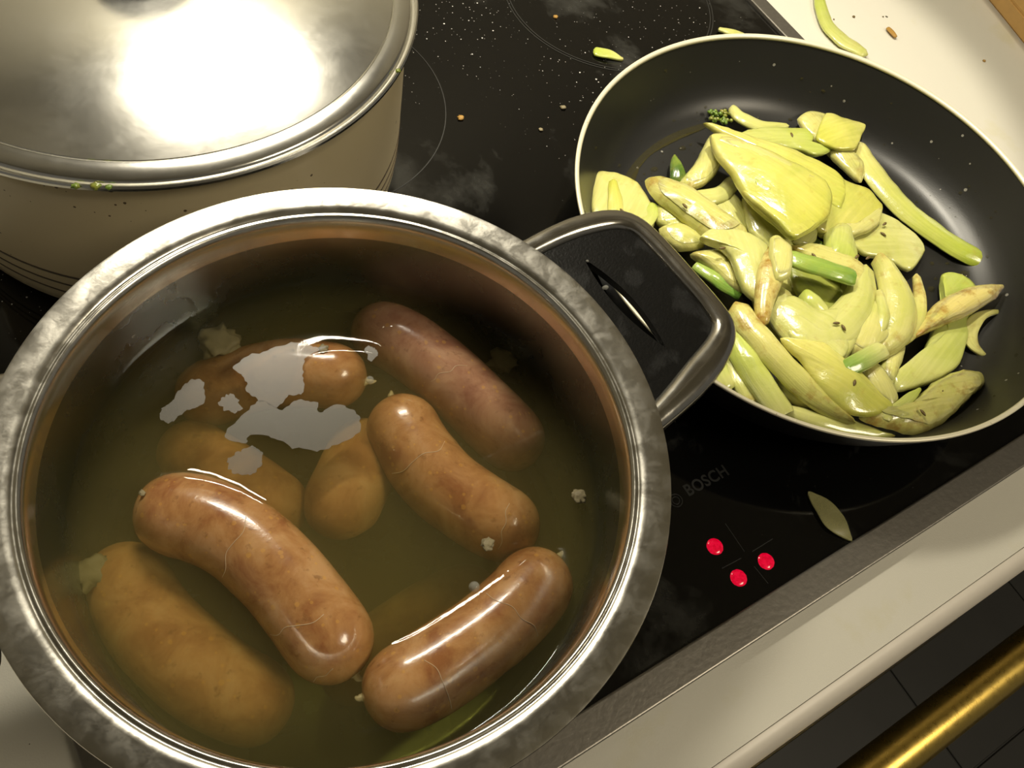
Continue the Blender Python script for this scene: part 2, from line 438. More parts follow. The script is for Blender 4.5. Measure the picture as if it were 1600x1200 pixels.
def fennel(name, ca, cb, brown=.0, mott=.45, cut=.45, rough=.24):
    """ca at the start of the piece, cb at its end; brown = how much the edges are fried"""
    m, nt, b = mat(name); tc = nd(nt, 'ShaderNodeTexCoord')
    uvs = nd(nt, 'ShaderNodeSeparateXYZ'); nt.links.new(tc.outputs['UV'], uvs.inputs[0])
    nz = noise_n(nt, tc.outputs['Object'], 70, 4)
    u = math_n(nt, 'ADD', uvs.outputs[0], math_n(nt, 'MULTIPLY', math_n(nt, 'SUBTRACT', nz, .5), .5))
    g = ramp(nt, u, [(.5 - cut, ca), (.5 + cut, cb)])
    mp = nd(nt, 'ShaderNodeMapping'); mp.inputs['Scale'].default_value = (1.6, 30, 1); nt.links.new(tc.outputs['UV'], mp.inputs['Vector'])
    st = noise_n(nt, mp.outputs[0], 1.0, 3, .5)
    sr = ramp(nt, st, [(.28, (.84, .85, .70)), (.70, (1.03, 1.02, .98))])
    gm = ramp(nt, noise_n(nt, tc.outputs['Object'], 34, 4, .6, .6), [(.48, (0, 0, 0)), (.68, (mott,) * 3)])
    gc = mix(nt, gm.outputs[0], g.outputs[0], (.46, .50, .10))
    c = mix(nt, .9, gc, sr.outputs[0], 'MULTIPLY')
    nb = noise_n(nt, tc.outputs['Object'], 110, 5, .65)
    ends = math_n(nt, 'ABSOLUTE', math_n(nt, 'SUBTRACT', uvs.outputs[0], .5))
    bb = math_n(nt, 'ADD', nb, math_n(nt, 'MULTIPLY', ends, .34))
    br = ramp(nt, bb, [(.66 - brown * .16, (0, 0, 0)), (.84 - brown * .10, (min(1, .25 + brown),) * 3)])
    c = mix(nt, br.outputs[0], c, (.34, .19, .03))
    nt.links.new(c, b.inputs['Base Color']); setp(b, Roughness=rough)
    b.inputs['Subsurface Weight'].default_value = .35; b.inputs['Subsurface Radius'].default_value = (.006, .006, .002); b.inputs['Subsurface Scale'].default_value = .5
    b.inputs['Coat Weight'].default_value = .7; b.inputs['Coat Roughness'].default_value = .08
    hh = math_n(nt, 'ADD', math_n(nt, 'ADD', math_n(nt, 'MULTIPLY', st, .5), math_n(nt, 'MULTIPLY', nb, .6)), math_n(nt, 'MULTIPLY', noise_n(nt, tc.outputs['Object'], 480, 3, .6), .35))
    bump(nt, b, hh, .42, .0010)
    return m
PALE, CREAM, YEL = (.62, .62, .25), (.63, .60, .22), (.66, .62, .15)
LIME, GREEN, DARK = (.44, .52, .09), (.20, .36, .05), (.05, .12, .015)
M['f_pale'] = fennel('fennel_pale', PALE, (.58, .58, .21), .12)
M['f_cream'] = fennel('fennel_cream', CREAM, (.63, .61, .24), .25)
M['f_yellow'] = fennel('fennel_yellow', (.56, .56, .10), (.68, .64, .22), .12, .6)
M['f_lime'] = fennel('fennel_lime', LIME, PALE, .0)
M['f_limeend'] = fennel('fennel_lime_end', (.70, .66, .26), (.40, .48, .06), .0)
M['f_green'] = fennel('fennel_green', (.34, .46, .10), (.15, .33, .05), .0)
M['f_greenwhite'] = fennel('fennel_green_white', (.22, .36, .06), (.62, .62, .26), .0)
M['f_dark'] = fennel('fennel_dark', (.13, .22, .03), DARK, .2)
M['f_olive'] = fennel('fennel_olive', (.36, .38, .09), (.30, .34, .08), .1)
M['f_brown'] = fennel('fennel_browned', (.66, .58, .23), (.64, .54, .20), .85)
M['f_brownmid'] = fennel('fennel_part_browned', (.63, .59, .22), (.60, .58, .20), .5)
M['seed'] = plain('seed_husk', (.13, .085, .02), .5, 0, .3, 900, .3)
M['crumb'] = plain('crumb', (.36, .20, .04), .6, 0, .3, 900, .3)

# ------------------------------------------------------------------ the setting
def struct(o): o['kind'] = 'structure'; return o
fl = struct(obj('floor', box((-1.6, -2.2, -.895), (2.6, .65, -.88)), M['grout'], smooth=False))
tile = None; T = .30
for i in range(7):
    for j in range(5):
        x0, y0 = -.35 + i * T, -1.55 + j * T
        if tile is None:
            tile = obj('floor_tile', box((.0015, .0015, -.005), (T - .0015, T - .0015, .003), .001, 1), M['floor'], fl, smooth=False); t = tile
        else:
            t = tile.copy(); COL.objects.link(t)
        t.location = (x0, y0, -.88)
struct(obj('wall_back', box((-1.6, .65, -.895), (2.6, .70, 1.7)), M['wall'], smooth=False))

# ------------------------------------------------------------------ worktop, oven front, rail
ZC = -.004
ce0 = at(1110, 1200, ZC); ce1 = at(1600, 855, ZC); CE = (ce0.y + ce1.y) / 2
wt = thing('worktop', 'pale cream laminate worktop around the black hob, with rounded front edge', 'worktop')
obj('worktop_slab', box((-1.5, CE, -.042), (2.4, .65, ZC)), M['worktop'], wt, smooth=False)
def extrude_x(prof, x0, x1):
    bm = bmesh.new()
    a = [bm.verts.new((x0, y, z)) for y, z in prof]; b2 = [bm.verts.new((x1, y, z)) for y, z in prof]
    n = len(prof)
    for i in range(n): bm.faces.new((a[i], a[(i + 1) % n], b2[(i + 1) % n], b2[i]))
    bm.faces.new(a); bm.faces.new(b2[::-1]); bmesh.ops.recalc_face_normals(bm, faces=bm.faces); return bm
R_ = .0115
prof = [(CE - .0003, ZC - .0006)] + [(CE - .0006 - .0105 * math.sin(a), ZC - .0006 - R_ * (1 - math.cos(a))) for a in [math.pi / 2 * k / 10 for k in range(11)]]
prof += [(CE - .0111, -.036), (CE - .008, -.040), (CE - .0003, -.040)]
sharp(obj('edge_lip', extrude_x(prof, -1.5, 2.4), M['lip'], wt))
ov = thing('oven_front', 'dark oven door top with a rounded end just under the worktop edge', 'oven')
e1 = at(1512, 966, -.046)
obj('door_panel', box((-.20, e1.y + .001, -.50), (e1.x, CE + .02, -.046), .006, 4), M['dark_panel'], ov)
obj('oven_body', box((-.22, CE + .022, -.86), (e1.x + .012, .55, -.046), .002, 2), M['dark_panel'], ov)
# brass rail
ZR = -.075
ra = at(1379, 1200, ZR); rb = at(1600, 1018, ZR); RY = (ra.y + rb.y) / 2
rl = thing('brass_towel_rail', 'shiny brass rail running along the cabinet front below the worktop', 'rail')
nn = 40; C = [Vector((-.25 + 1.25 * i / (nn - 1), RY, ZR)) for i in range(nn)]
def circ(r, k=32): return [(r * math.cos(2 * math.pi * j / k), r * math.sin(2 * math.pi * j / k)) for j in range(k)]
RR = 33 * m_per_px(Vector((.35, RY, ZR)))
sharp(obj('rail_tube', sweep(C, frames_of(C), [circ(RR)] * nn), M['brass'], rl), 50)
for x in (-.15, .90):
    C = [Vector((x, RY, ZR)), Vector((x, e1.y + .001 if x < e1.x else CE + .025, ZR))]
    obj('rail_bracket', sweep(C, frames_of(C), [circ(.006, 16)] * 2), M['brass'], rl)
cb = thing('base_cabinet', 'dark base cabinet below the worktop to the right of the oven', 'cabinet')
obj('cabinet_body', box((e1.x + .02, CE + .025, -.86), (1.4, .55, -.046), .002, 2), M['dark_panel'], cb)

# ------------------------------------------------------------------ hob
fi = (at(909, 1111, .003).y + at(1600, 677, .003).y) / 2
fo = (at(900, 1186, .003).y + at(1600, 729, .003).y) / 2
ri = (at(1175, 0, .003).x + at(1226, 54, .003).x) / 2
ro = (at(1198, 0, .003).x + at(1257, 59, .003).x) / 2
XL = -.077; YB = .548
hob = thing('ceramic_hob', 'black glass hob with grey metal frame, dusted with white specks', 'hob')
obj('glass_plate', box((XL + .012, fi - .002, ZC), (ri + .002, YB, 0)), M['glass'], hob, smooth=False)
def framebar(lo, hi): return obj('frame_bar', box(lo, hi, .0011, 3), M['hob_frame'], hob, smooth=False)
framebar((XL, fo, ZC), (ro, fi, .003)); framebar((ri, fi + .0002, ZC), (ro, YB, .003))
framebar((XL, fi + .0002, ZC), (XL + .0145, YB, .003)); framebar((XL, YB + .0002, ZC), (ro, YB + .016, .003))
def flat_ring(cx, cy, r, w_, z=.00025, n=128):
    return lathe([(r - w_ / 2, 0), (r - w_ / 2, z), (r + w_ / 2, z), (r + w_ / 2, 0)], n, (cx, cy, 0), True)
RG = (.4274, .4375)
for r in (.0816, .0838): sharp(obj('zone_ring', flat_ring(*RG, r, .0007), M['ring'], hob))
LPX, LPY = .0793, .4049
a1, a2, a3 = at(660, 90, 0), at(695, 160, 0), at(682, 235, 0)
def circle3(a, b_, c_):
    ax, ay, bx, by, cx, cy = a.x, a.y, b_.x, b_.y, c_.x, c_.y
    d = 2 * (ax * (by - cy) + bx * (cy - ay) + cx * (ay - by))
    ux = ((ax * ax + ay * ay) * (by - cy) + (bx * bx + by * by) * (cy - ay) + (cx * cx + cy * cy) * (ay - by)) / d
    uy = ((ax * ax + ay * ay) * (cx - bx) + (bx * bx + by * by) * (ax - cx) + (cx * cx + cy * cy) * (bx - ax)) / d
    return ux, uy, math.hypot(ax - ux, ay - uy)
c3 = circle3(a1, a2, a3)
sharp(obj('zone_ring', flat_ring(c3[0], c3[1], c3[2], .0006), M['ring'], hob))
sharp(obj('zone_ring', flat_ring(.0567, .1219, .105, .0006), M['ring'], hob))
for px, py in ((1117, 854), (1197, 877), (1154, 903)):
    p = at(px, py, 0); bm = bmesh.new(); k = 40
    ringv = []
    for rr_, zz in ((1, .0), (.93, .00035), (.5, .0006)):
        ringv.append([bm.verts.new((p.x + .0046 * rr_ * (1 + .05 * noise.noise(Vector((math.cos(6.283 * i / k) * 3, math.sin(6.283 * i / k) * 3, px)))) * math.cos(6.283 * i / k),
                                    p.y + .0046 * rr_ * (1 + .05 * noise.noise(Vector((math.cos(6.283 * i / k) * 3, math.sin(6.283 * i / k) * 3, px)))) * math.sin(6.283 * i / k), zz)) for i in range(k)])
    for a_, b_ in zip(ringv, ringv[1:]):
        for i in range(k): bm.faces.new((a_[i], a_[(i + 1) % k], b_[(i + 1) % k], b_[i]))
    bm.faces.new(ringv[-1])
    o = obj('indicator_light', bm, M['red_led'], hob); o['label'] = 'glowing red round indicator light'
# control cross lines between the lights
def flat_line(p, q, w_=.0004):
    d = (q - p).normalized(); s = Vector((-d.y, d.x, 0)) * w_ / 2; bm = bmesh.new(); up = Vector((0, 0, .00022))
    vb = [bm.verts.new(x) for x in (p + s, p - s, q - s, q + s)]; vt = [bm.verts.new(x + up) for x in (p + s, p - s, q - s, q + s)]
    bm.faces.new(vt)
    for i in range(4): bm.faces.new((vb[i], vb[(i + 1) % 4], vt[(i + 1) % 4], vt[i]))
    return bm
for a_, b_ in (((1133, 818), (1163, 862)), ((1175, 862), (1207, 842)), ((1128, 888), (1158, 872)), ((1178, 885), (1200, 912))):
    obj('control_line', flat_line(at(*a_, 0), at(*b_, 0)), M['print'], hob, smooth=False)
# lettering BOSCH and ring emblem
fc = bpy.data.curves.new('lettering', 'FONT'); fc.body = 'BOSCH'; fc.size = 1.0; fc.offset = .022; fc.extrude = 0; fc.space_character = 1.08
fo_ = bpy.data.objects.new('lettering', fc); COL.objects.link(fo_)
bpy.context.view_layer.update()
me = bpy.data.meshes.new_from_object(fo_.evaluated_get(bpy.context.evaluated_depsgraph_get()))
bpy.data.objects.remove(fo_)
xs = [v.co.x for v in me.vertices]; ys = [v.co.y for v in me.vertices]
pb, pe, pt = at(1077, 776, 0), at(1140, 742, 0), at(1068, 758, 0)
sx = (pe.x - pb.x) / (max(xs) - min(xs)); sy = (pt.y - pb.y) / (max(ys) - min(ys))
for v_ in me.vertices: v_.co = Vector((pb.x + (v_.co.x - min(xs)) * sx, (pb.y + pe.y) / 2 + (v_.co.y - min(ys)) * sy, .0002))
obj('lettering', me, M['print'], hob, smooth=False)['label'] = 'faint grey maker lettering'
pc = at(1056, 782, 0)
sharp(obj('emblem_ring', flat_ring(pc.x, pc.y, .0036, .0005, .0002, 48), M['print'], hob)); sharp(obj('emblem_ring', flat_ring(pc.x, pc.y, .0021, .0005, .0002, 48), M['print'], hob))

# ------------------------------------------------------------------ hood above (its lamps light the place)
hd = thing('range_hood', 'range hood with a strip lamp and a round lamp above the hob', 'hood')
obj('hood_body', box((-.08, .30, .645), (.60, .65, .70), .006, 3), M['hood'], hd, smooth=False)
obj('hood_chimney', box((.10, .42, .70), (.40, .65, 1.6), .004, 2), M['hood'], hd, smooth=False)
obj('strip_lamp_housing', box((LAMP_A[0] - .14, LAMP_A[1] - .045, .622), (LAMP_A[0] + .14, LAMP_A[1] + .045, .645), .004, 2), M['hood'], hd, smooth=False)
obj('lamp_bezel', lathe([(.030, .615), (.040, .615), (.042, .645), (.030, .645)], 48, (LAMP_B[0], LAMP_B[1], 0), True), M['steel'], hd)
obj('lamp_lens', lathe([(0, .628), (.030, .628), (.030, .640), (0, .640)], 48, (LAMP_B[0], LAMP_B[1], 0)), M['lamp_on'], hd)
cl_ = thing('ceiling_fill_lamp', 'unseen round ceiling lamp added as fill light', 'lamp')
cl_.location = (0, 0, 0)
obj('fill_lamp_plate', lathe([(0, 1.585), (.24, 1.585), (.24, 1.60), (0, 1.60)], 48, (.9, -.75, 0)), M['wall'], cl_)  # plate added behind the unseen fill light
struct(obj('ceiling', box((-1.6, -2.2, 1.60), (2.6, .70, 1.62)), M['wall'], smooth=False))

# ------------------------------------------------------------------ soup pot with sausages
PX, PY = .0567, .1219
pot = thing('stainless_pot', 'open stainless steel pot with flared rim, filled with broth and sausages', 'pot')
WZ = .0839
outer = [(0, .0), (.094, .0), (.0985, .002), (.1005, .006), (.1005, .012), (.104, .016), (.1063, .024), (.1063, .116)]
inner = [(.1049, .1155), (.1046, .110), (.1040, .084), (.1035, .016), (.100, .008), (.094, .0045), (0, .0045)]
rimp = [(.1063, .1160), (.1085, .1225), (.1120, .1262), (.1195, .1280), (.1206, .1284), (.1209, .1289), (.1207, .1293), (.1200, .12935), (.1160, .12895), (.1120, .12845), (.1098, .12805),
        (.1092, .12750), (.1087, .12715), (.1081, .12725), (.1076, .12740), (.1070, .12715), (.1062, .1258), (.1056, .1240), (.1052, .1205), (.1049, .1155)]
sharp(obj('outer_wall', lathe(outer, 192, (PX, PY, 0)), M['steel'], pot), 50)
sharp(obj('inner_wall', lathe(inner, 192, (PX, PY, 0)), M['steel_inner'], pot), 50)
sharp(obj('flared_rim', lathe(rimp, 192, (PX, PY, 0)), M['steel_rim'], pot), 50)

def fill_plate(outline, holes, z0, z1, bev=.0):
    bm = bmesh.new(); es = []
    for lp in [outline] + holes:
        vs_ = [bm.verts.new((p.x, p.y, z1)) for p in lp]
        es += [bm.edges.new((vs_[i], vs_[(i + 1) % len(vs_)])) for i in range(len(vs_))]
    bmesh.ops.triangle_fill(bm, edges=es, use_beauty=True, use_dissolve=False)
    top = list(bm.faces)
    r = bmesh.ops.extrude_face_region(bm, geom=top)
    for g in r['geom']:
        if isinstance(g, bmesh.types.BMVert): g.co.z = z0
    bmesh.ops.recalc_face_normals(bm, faces=bm.faces)
    return bm
def closed_crom(P, n):
    P = [Vector(p) for p in P]; k = len(P); out = []
    for i in range(n):
        s = i / n * k; j = int(s); t = s - j
        a, b_, c_, d = P[(j - 1) % k], P[j % k], P[(j + 1) % k], P[(j + 2) % k]
        out.append(.5 * ((2 * b_) + (c_ - a) * t + (2 * a - 5 * b_ + 4 * c_ - d) * t * t + (3 * b_ - a - 3 * c_ + d) * t ** 3))
    return out
HZ = .112
def handle(parent, rot):
    """steel loop with black insert; built at +x, turned about the pot's axis by rot"""
    Mx = Matrix.Translation((PX, PY, 0)) @ Matrix.Rotation(rot, 4, 'Z') @ Matrix.Translation((-PX, -PY, 0))
    loop = [(812, 402), (862, 376), (905, 359), (952, 350), (985, 356), (1018, 382), (1075, 445), (1112, 489), (1127, 517), (1118, 548), (1085, 592), (1048, 632), (1010, 668)]
    P = [at(x, y, HZ) for x, y in loop]
    n = 70; C = crom(P, n); fr = frames_of(C)
    secs = []
    for i in range(n):
        u = i / (n - 1)
        hw = .0052 + .0022 * math.exp(-((u - .80) / .13) ** 2) + .0008 * math.exp(-((u - .2) / .12) ** 2); ht = .0062
        secs.append([(hw * sgn_pow(math.cos(a), .75), ht * sgn_pow(math.sin(a), .8)) for a in [2 * math.pi * j / 24 for j in range(24)]])
    o = sharp(obj('handle_bar', sweep(C, fr, secs), M['handle_steel'], parent), 60); o.data.transform(Mx)
    # insert: inside of the bar, back to the pot wall
    inn = [c + fr[i][0] * .0018 for i, c in enumerate(C)]
    ctr = sum(C, Vector()) / n
    if (inn[n // 2] - ctr).length > (C[n // 2] - ctr).length: inn = [c - fr[i][0] * .0018 for i, c in enumerate(C)]
    a0 = math.atan2(inn[-1].y - PY, inn[-1].x - PX); a1_ = math.atan2(inn[0].y - PY, inn[0].x - PX)
    arc = [Vector((PX + .1075 * math.cos(a0 + (a1_ - a0) * k / 14), PY + .1075 * math.sin(a0 + (a1_ - a0) * k / 14), HZ)) for k in range(15)]
    inn = [p for p in inn if math.hypot(p.x - PX, p.y - PY) > .1085]
    outline = inn + arc
    s0, s1 = at(913, 405, HZ + .003), at(1040, 543, HZ + .003)
    d = s1 - s0; nrm = Vector((-d.y, d.x, 0)).normalized()
    hole = []
    for k in range(20): hole.append(s0 + d * (k / 20) + nrm * .0048 * math.sin(math.pi * k / 20) ** .9)
    for k in range(20): hole.append(s1 - d * (k / 20) - nrm * .0042 * math.sin(math.pi * k / 20) ** .9)
    o = sharp(obj('handle_insert', fill_plate(outline, [hole], HZ - .0010, HZ + .0030), M['black_plastic'], parent), 40); o.data.transform(Mx)
handle(pot, 0.0)
handle(pot, math.radians(157))

# sausages: (name bits), photo points with heights, radius in px
SAUS = []
def sausage(label, pts, r, mt, knots=(), seed=0, seams=()):
    ctl = [at(x, y, z) for x, y, z in pts]
    n = 56; C = crom(ctl, n); fr = frames_of(C); L = sum((C[i + 1] - C[i]).length for i in range(n - 1))
    secs = []; s = 0; off = Vector((seed * 5.3, seed, 0))
    # denser at the ends so that they round off
    us = [.5 - .5 * math.cos(math.pi * i / (n - 1)) for i in range(n)]
    Cd = []
    for u in us:
        f_ = u * (n - 1); j = min(int(f_), n - 2); Cd.append(C[j].lerp(C[j + 1], f_ - j))
    fr = frames_of(Cd)
    for i, u in enumerate(us):
        e = min(u, 1 - u) * L
        k = (max(0.0, 1 - (1 - min(1, e / (r * 1.15))) ** 2.3)) ** .5 if e < r * 1.15 else 1.0
        k = max(k, .03)
        bulge = 1 + .035 * math.sin(u * math.pi) + .02 * noise.noise(Vector((u * 4, seed * 3.7, 0)))
        secs.append([((r * k * bulge + .0005 * k * noise.noise(Cd[i] * 60 + off + Vector((math.cos(a), math.sin(a), 0)))) * math.cos(a), r * k * bulge * math.sin(a)) for a in [2 * math.pi * j / 40 for j in range(40)]])
    t = thing('sausage', label, 'sausage', None); 
    obj('sausage_body', sweep(Cd, fr, secs), M[mt], t)
    for kn in knots:
        i, d = (0, (Cd[0] - Cd[4])) if kn == 0 else (-1, (Cd[-1] - Cd[-5]))
        d.normalize(); c0 = Cd[i] - d * .0015
        Cn = [c0, c0 + d * .0016, c0 + d * .003 + Vector((0, 0, .0004)), c0 + d * .0042 + Vector((.0008, 0, .0006)), c0 + d * .0052 + Vector((.0014, .0006, .0005))]
        Cn = crom(Cn, 10)
        rr_ = [.0042, .0032, .0021, .0014, .0011, .0012, .0011, .0008, .0006, .0003]
        obj('casing_tail', sweep(Cn, frames_of(Cn), [[(q * math.cos(a) * (1 + .3 * math.sin(3 * a)), q * math.sin(a)) for a in [2 * math.pi * j / 14 for j in range(14)]] for q in rr_]), M['casing'], t)
    for u0, a0, a1_, lean in seams:                  # fine pale creases in the casing
        Cs = []
        for k in range(16):
            i = min(n - 2, max(1, int((u0 + lean * (k / 15 - .5) + .012 * noise.noise(Vector((k * .35, seed, 2)))) * n)))
            a = math.radians(a0 + (a1_ - a0) * k / 15); S, N = fr[i]; x, y = secs[i][0][0], secs[i][10][1]
            Cs.append(Cd[i] + S * (x * math.cos(a)) + N * (y * math.sin(a)))
        Cs = crom(Cs[::3], 24)
        obj('casing_crease', sweep(Cs, frames_of(Cs), [circ(.00016, 6)] * 24), M['crease'], t)
    SAUS.append((Cd, [r * 1.0] * n, r))
    return t
R0 = .0162
sausage('big curved tan sausage floating at front left, upper side out of the broth',
        [(212, 812, .068), (290, 806, .0715), (370, 838, .0735), (440, 900, .074), (505, 985, .0735), (556, 1055, .0725)], R0 + .0006, 'saus_brown', (1,), 1, ((.46, 20, 105, -.03), (.68, 15, 95, .05), (.84, 10, 60, .03)))
sausage('tan sausage floating at the front right, tilted up towards the pot rim',
        [(566, 1090, .0735), (640, 1068, .0745), (720, 1020, .074), (800, 955, .072), (868, 875, .067)], R0 - .0002, 'saus_brown', (0, 1), 2, ((.34, 20, 100, .0), (.58, 30, 130, -.04)))
sausage('pinkish sausage lying furthest back to the right against the pot wall',
        [(560, 515, .059), (620, 530, .0690), (690, 580, .0700), (765, 650, .0665), (835, 722, .056)], R0 - .0006, 'saus_pink', (), 3, ((.5, 30, 100, .05),))
sausage('ochre sausage in the middle, between the pinkish one and the front right one',
        [(612, 625, .0655), (640, 690, .0665), (690, 755, .0655), (760, 805, .0650), (838, 845, .0630)], R0 + .0002, 'saus_brown', (0,), 4, ((.42, 20, 120, .02), (.72, 30, 100, -.04)))
sausage('sausage under patches of grey fat film sheen, only its right end out of the broth',
        [(285, 640, .050), (350, 605, .0600), (430, 585, .0665), (500, 585, .0690), (572, 597, .0710)], R0 - .001, 'saus_brown', (1,), 5)
sausage('submerged sausage behind the big curved one, slanting down to the right',
        [(262, 688, .044), (330, 725, .0500), (400, 770, .052), (470, 822, .0500)], R0 - .0015, 'saus_sunk', (), 6)
sausage('short stubby submerged sausage in the middle of the pot',
        [(588, 670, .046), (556, 740, .0530), (530, 800, .0550), (518, 842, .0530)], R0 + .0004, 'saus_sunk', (), 7)
sausage('deep submerged sausage along the front left wall of the pot',
        [(176, 862, .046), (218, 950, .0510), (290, 1030, .0530), (370, 1085, .0510), (455, 1115, .046)], R0 + .001, 'saus_sunk', (), 8)
sausage('murky sausage on the pot floor, mostly hidden under the front right one',
        [(508, 1082, .0240), (600, 1010, .0240), (690, 950, .0240), (775, 915, .0240)], R0 - .001, 'saus_sunk', (), 9)

# broth body with a meniscus at wall and sausages
def broth():
    bm = bmesh.new(); n = 220; NR = 90; RW = .1047
    def height(x, y, r):
        h = .0016 * math.exp(-(RW - r) / .0014)
        for Cd, _, rs in SAUS[:5]:
            best = 1e9
            sub = Cd[::3] + [Cd[-1]]
            for c, e in zip(sub, sub[1:]):
                ex, ey = e.x - c.x, e.y - c.y
                t = min(1, max(0, ((x - c.x) * ex + (y - c.y) * ey) / (ex * ex + ey * ey + 1e-12)))
                d2 = math.hypot(x - c.x - ex * t, y - c.y - ey * t); dz = WZ - (c.z + (e.z - c.z) * t)
                q = rs * rs - dz * dz
                if q <= 0: continue
                best = min(best, d2 - math.sqrt(q))
            if best < .012: h = max(h, .0013 * math.exp(-max(0.0, best) / .0022))
        return h
    rings = [[bm.verts.new((PX, PY, WZ))]]
    for k in range(1, NR + 1):
        r = RW * (1 - (1 - k / NR) ** 1.0)
        rings.append([bm.verts.new((PX + r * math.cos(6.2831853 * i / n), PY + r * math.sin(6.2831853 * i / n), 0)) for i in range(n)])
        for v_ in rings[-1]: v_.co.z = WZ + height(v_.co.x, v_.co.y, r)
    for r, z in ((.1037, .016), (.1002, .0078), (.0942, .0043)):
        rings.append([bm.verts.new((PX + r * math.cos(6.2831853 * i / n), PY + r * math.sin(6.2831853 * i / n), z)) for i in range(n)])
    rings.append([bm.verts.new((PX, PY, .0043))])
    for a, b_ in zip(rings, rings[1:]):
        for i in range(n):
            j = (i + 1) % n
            if len(a) == 1: bm.faces.new((a[0], b_[i], b_[j]))
            elif len(b_) == 1: bm.faces.new((a[i], b_[0], a[j]))
            else: bm.faces.new((a[i], b_[i], b_[j], a[j]))
    bmesh.ops.recalc_face_normals(bm, faces=bm.faces)
    return bm
br = obj('broth', broth(), M['broth']); sharp(br, 60)
tag(br, 'murky olive green broth filling the stainless steel pot', 'broth', None, 'stuff')

# fat film patches, scum bits, bubbles
def blob_outline(px, z, n=64, jag=.0006, seed=0):
    P = closed_crom([at(x, y, z) for x, y in px], n); c = sum(P, Vector()) / n
    out = []
    for i, p in enumerate(P):
        k = noise.noise(p * 420 + Vector((seed, 0, 0))) * jag * 2 + noise.noise(p * 1100) * jag
        d = (p - c); d.z = 0; out.append(p + d.normalized() * k)
    return out
def cr(ox, oy, s, L): return [(ox + x / s, oy + y / s) for x, y in L]
films = [
 ('lilac grey sheen of fat film over the half sunken sausage', [(730, 360), (850, 300), (1000, 265), (1040, 285), (1090, 290), (1015, 330), (1005, 400), (1010, 465), (950, 480), (900, 525), (840, 500), (790, 470), (770, 410)]),
 ('largest dark grey sheen of fat film in the back of the pot', [(690, 640), (740, 580), (830, 500), (920, 535), (990, 495), (1060, 510), (1070, 550), (1140, 515), (1220, 550), (1225, 625), (1100, 690), (980, 690), (890, 650), (800, 635), (770, 672)]),
 ('ragged patch of fat film at the left end of the half sunken sausage', [(430, 550), (480, 500), (540, 430), (600, 420), (605, 510), (530, 545), (470, 590)]),
 ('small rounded fat film patch between the larger ones', [(665, 510), (715, 476), (755, 520), (725, 552)]),
 ('faint fat film patch in front of the largest one', [(700, 745), (770, 690), (840, 705), (820, 785), (730, 790)]),
 ('tiny fat film flecks beside the pinkish sausage tip', [(1255, 290), (1290, 290), (1298, 325), (1270, 335)]),
]
for i, (lb, L) in enumerate(films):
    ol = blob_outline(cr(80, 430, 2.554, L), WZ + .0016, 110, .0007, i * 3.3)
    tag(obj('fat_film_sheen', fill_plate(ol, [], WZ + .0013, WZ + .0016), M['film'], smooth=False), lb, 'fat film', 'fat film patches on the broth')
def lump(p, r, seed, sq=.6, sub=2):
    bm = bmesh.new(); bmesh.ops.create_icosphere(bm, subdivisions=sub, radius=r)
    for v_ in bm.verts:
        d = v_.co.normalized(); v_.co *= 1 + .55 * noise.noise(d * 1.8 + Vector((seed * 7.1, seed, 0))) + .42 * noise.noise(d * 4.5 + Vector((0, seed * 3.3, 0)))
        v_.co.z *= sq; v_.co += p
    return bm
for i, (x, y, z, r, lb) in enumerate([
    (345, 535, WZ - .008, .008, 'grey brown clump of scum under the surface near the back wall'),
    (905, 775, WZ + .001, .0028, 'pale scum crumb floating by the right pot wall'),
    (762, 850, WZ + .0005, .0026, 'pale scum scrap beside the ochre sausage'),
    (785, 562, WZ - .009, .006, 'brown clump of scum behind the pinkish sausage'),
    (143, 895, WZ - .02, .007, 'greenish clump of scum at the left pot wall'),
    (222, 770, WZ + .0006, .0012, 'tiny pale scum speck floating at left'),
    (505, 545, WZ + .001, .002, 'small fatty lump at the edge of the lilac film')]):
    tag(obj('scum_clump', lump(at(x, y, z), r, i + 2.3, .28, 3), M['scum']), lb, 'scum', 'scum bits in the broth')
for i, (x, y, r, lb) in enumerate([(382, 794, .0019, 'clear bubble beside the big curved sausage'), (578, 594, .0018, 'clear bubble on the emerged sausage end'), (741, 917, .0022, 'clear bubble by the front right sausage')]):
    p = at(x, y, WZ + .002); p.z = WZ + .0006 + (.006 if i == 1 else 0)
    p = at(x, y, p.z)
    tag(obj('bubble', lathe([(r, 0), (r * .92, r * .4), (r * .7, r * .72), (r * .38, r * .93), (0, r)], 20, p), M['drop']), lb, 'bubble', 'bubbles on the broth')

# ------------------------------------------------------------------ lidded enamel pot
ep = thing('enamel_pot', 'cream enamel pot with brown flecks and stripes behind the open pot', 'pot')
EC = (LPX, LPY, 0)
body = [(0, 0), (.112, 0), (.122, .0015), (.1275, .0045), (.1305, .009), (.1312, .016), (.1317, .030), (.132, .060), (.132, .100), (.132, .1075), (.1340, .1095), (.1340, .1110), (.1295, .1110), (.1290, .100), (.128, .02), (.120, .006), (0, .004)]
sharp(obj('pot_body', lathe(body, 160, EC), M['enamel'], ep), 60)
def r_at(z):
    for (r0, z0), (r1, z1) in zip(body[1:10], body[2:10]):
        if z0 <= z <= z1: return r0 + (r1 - r0) * (z - z0) / max(1e-9, z1 - z0)
for z, h in ((.0195, .0010), (.0275, .0011), (.0355, .0013)):
    obj('painted_stripe', lathe([(r_at(z) + .00002, z), (r_at(z) + .0003, z), (r_at(z + h) + .0003, z + h), (r_at(z + h) + .00002, z + h)], 160, EC, True), M['stripe'], ep)
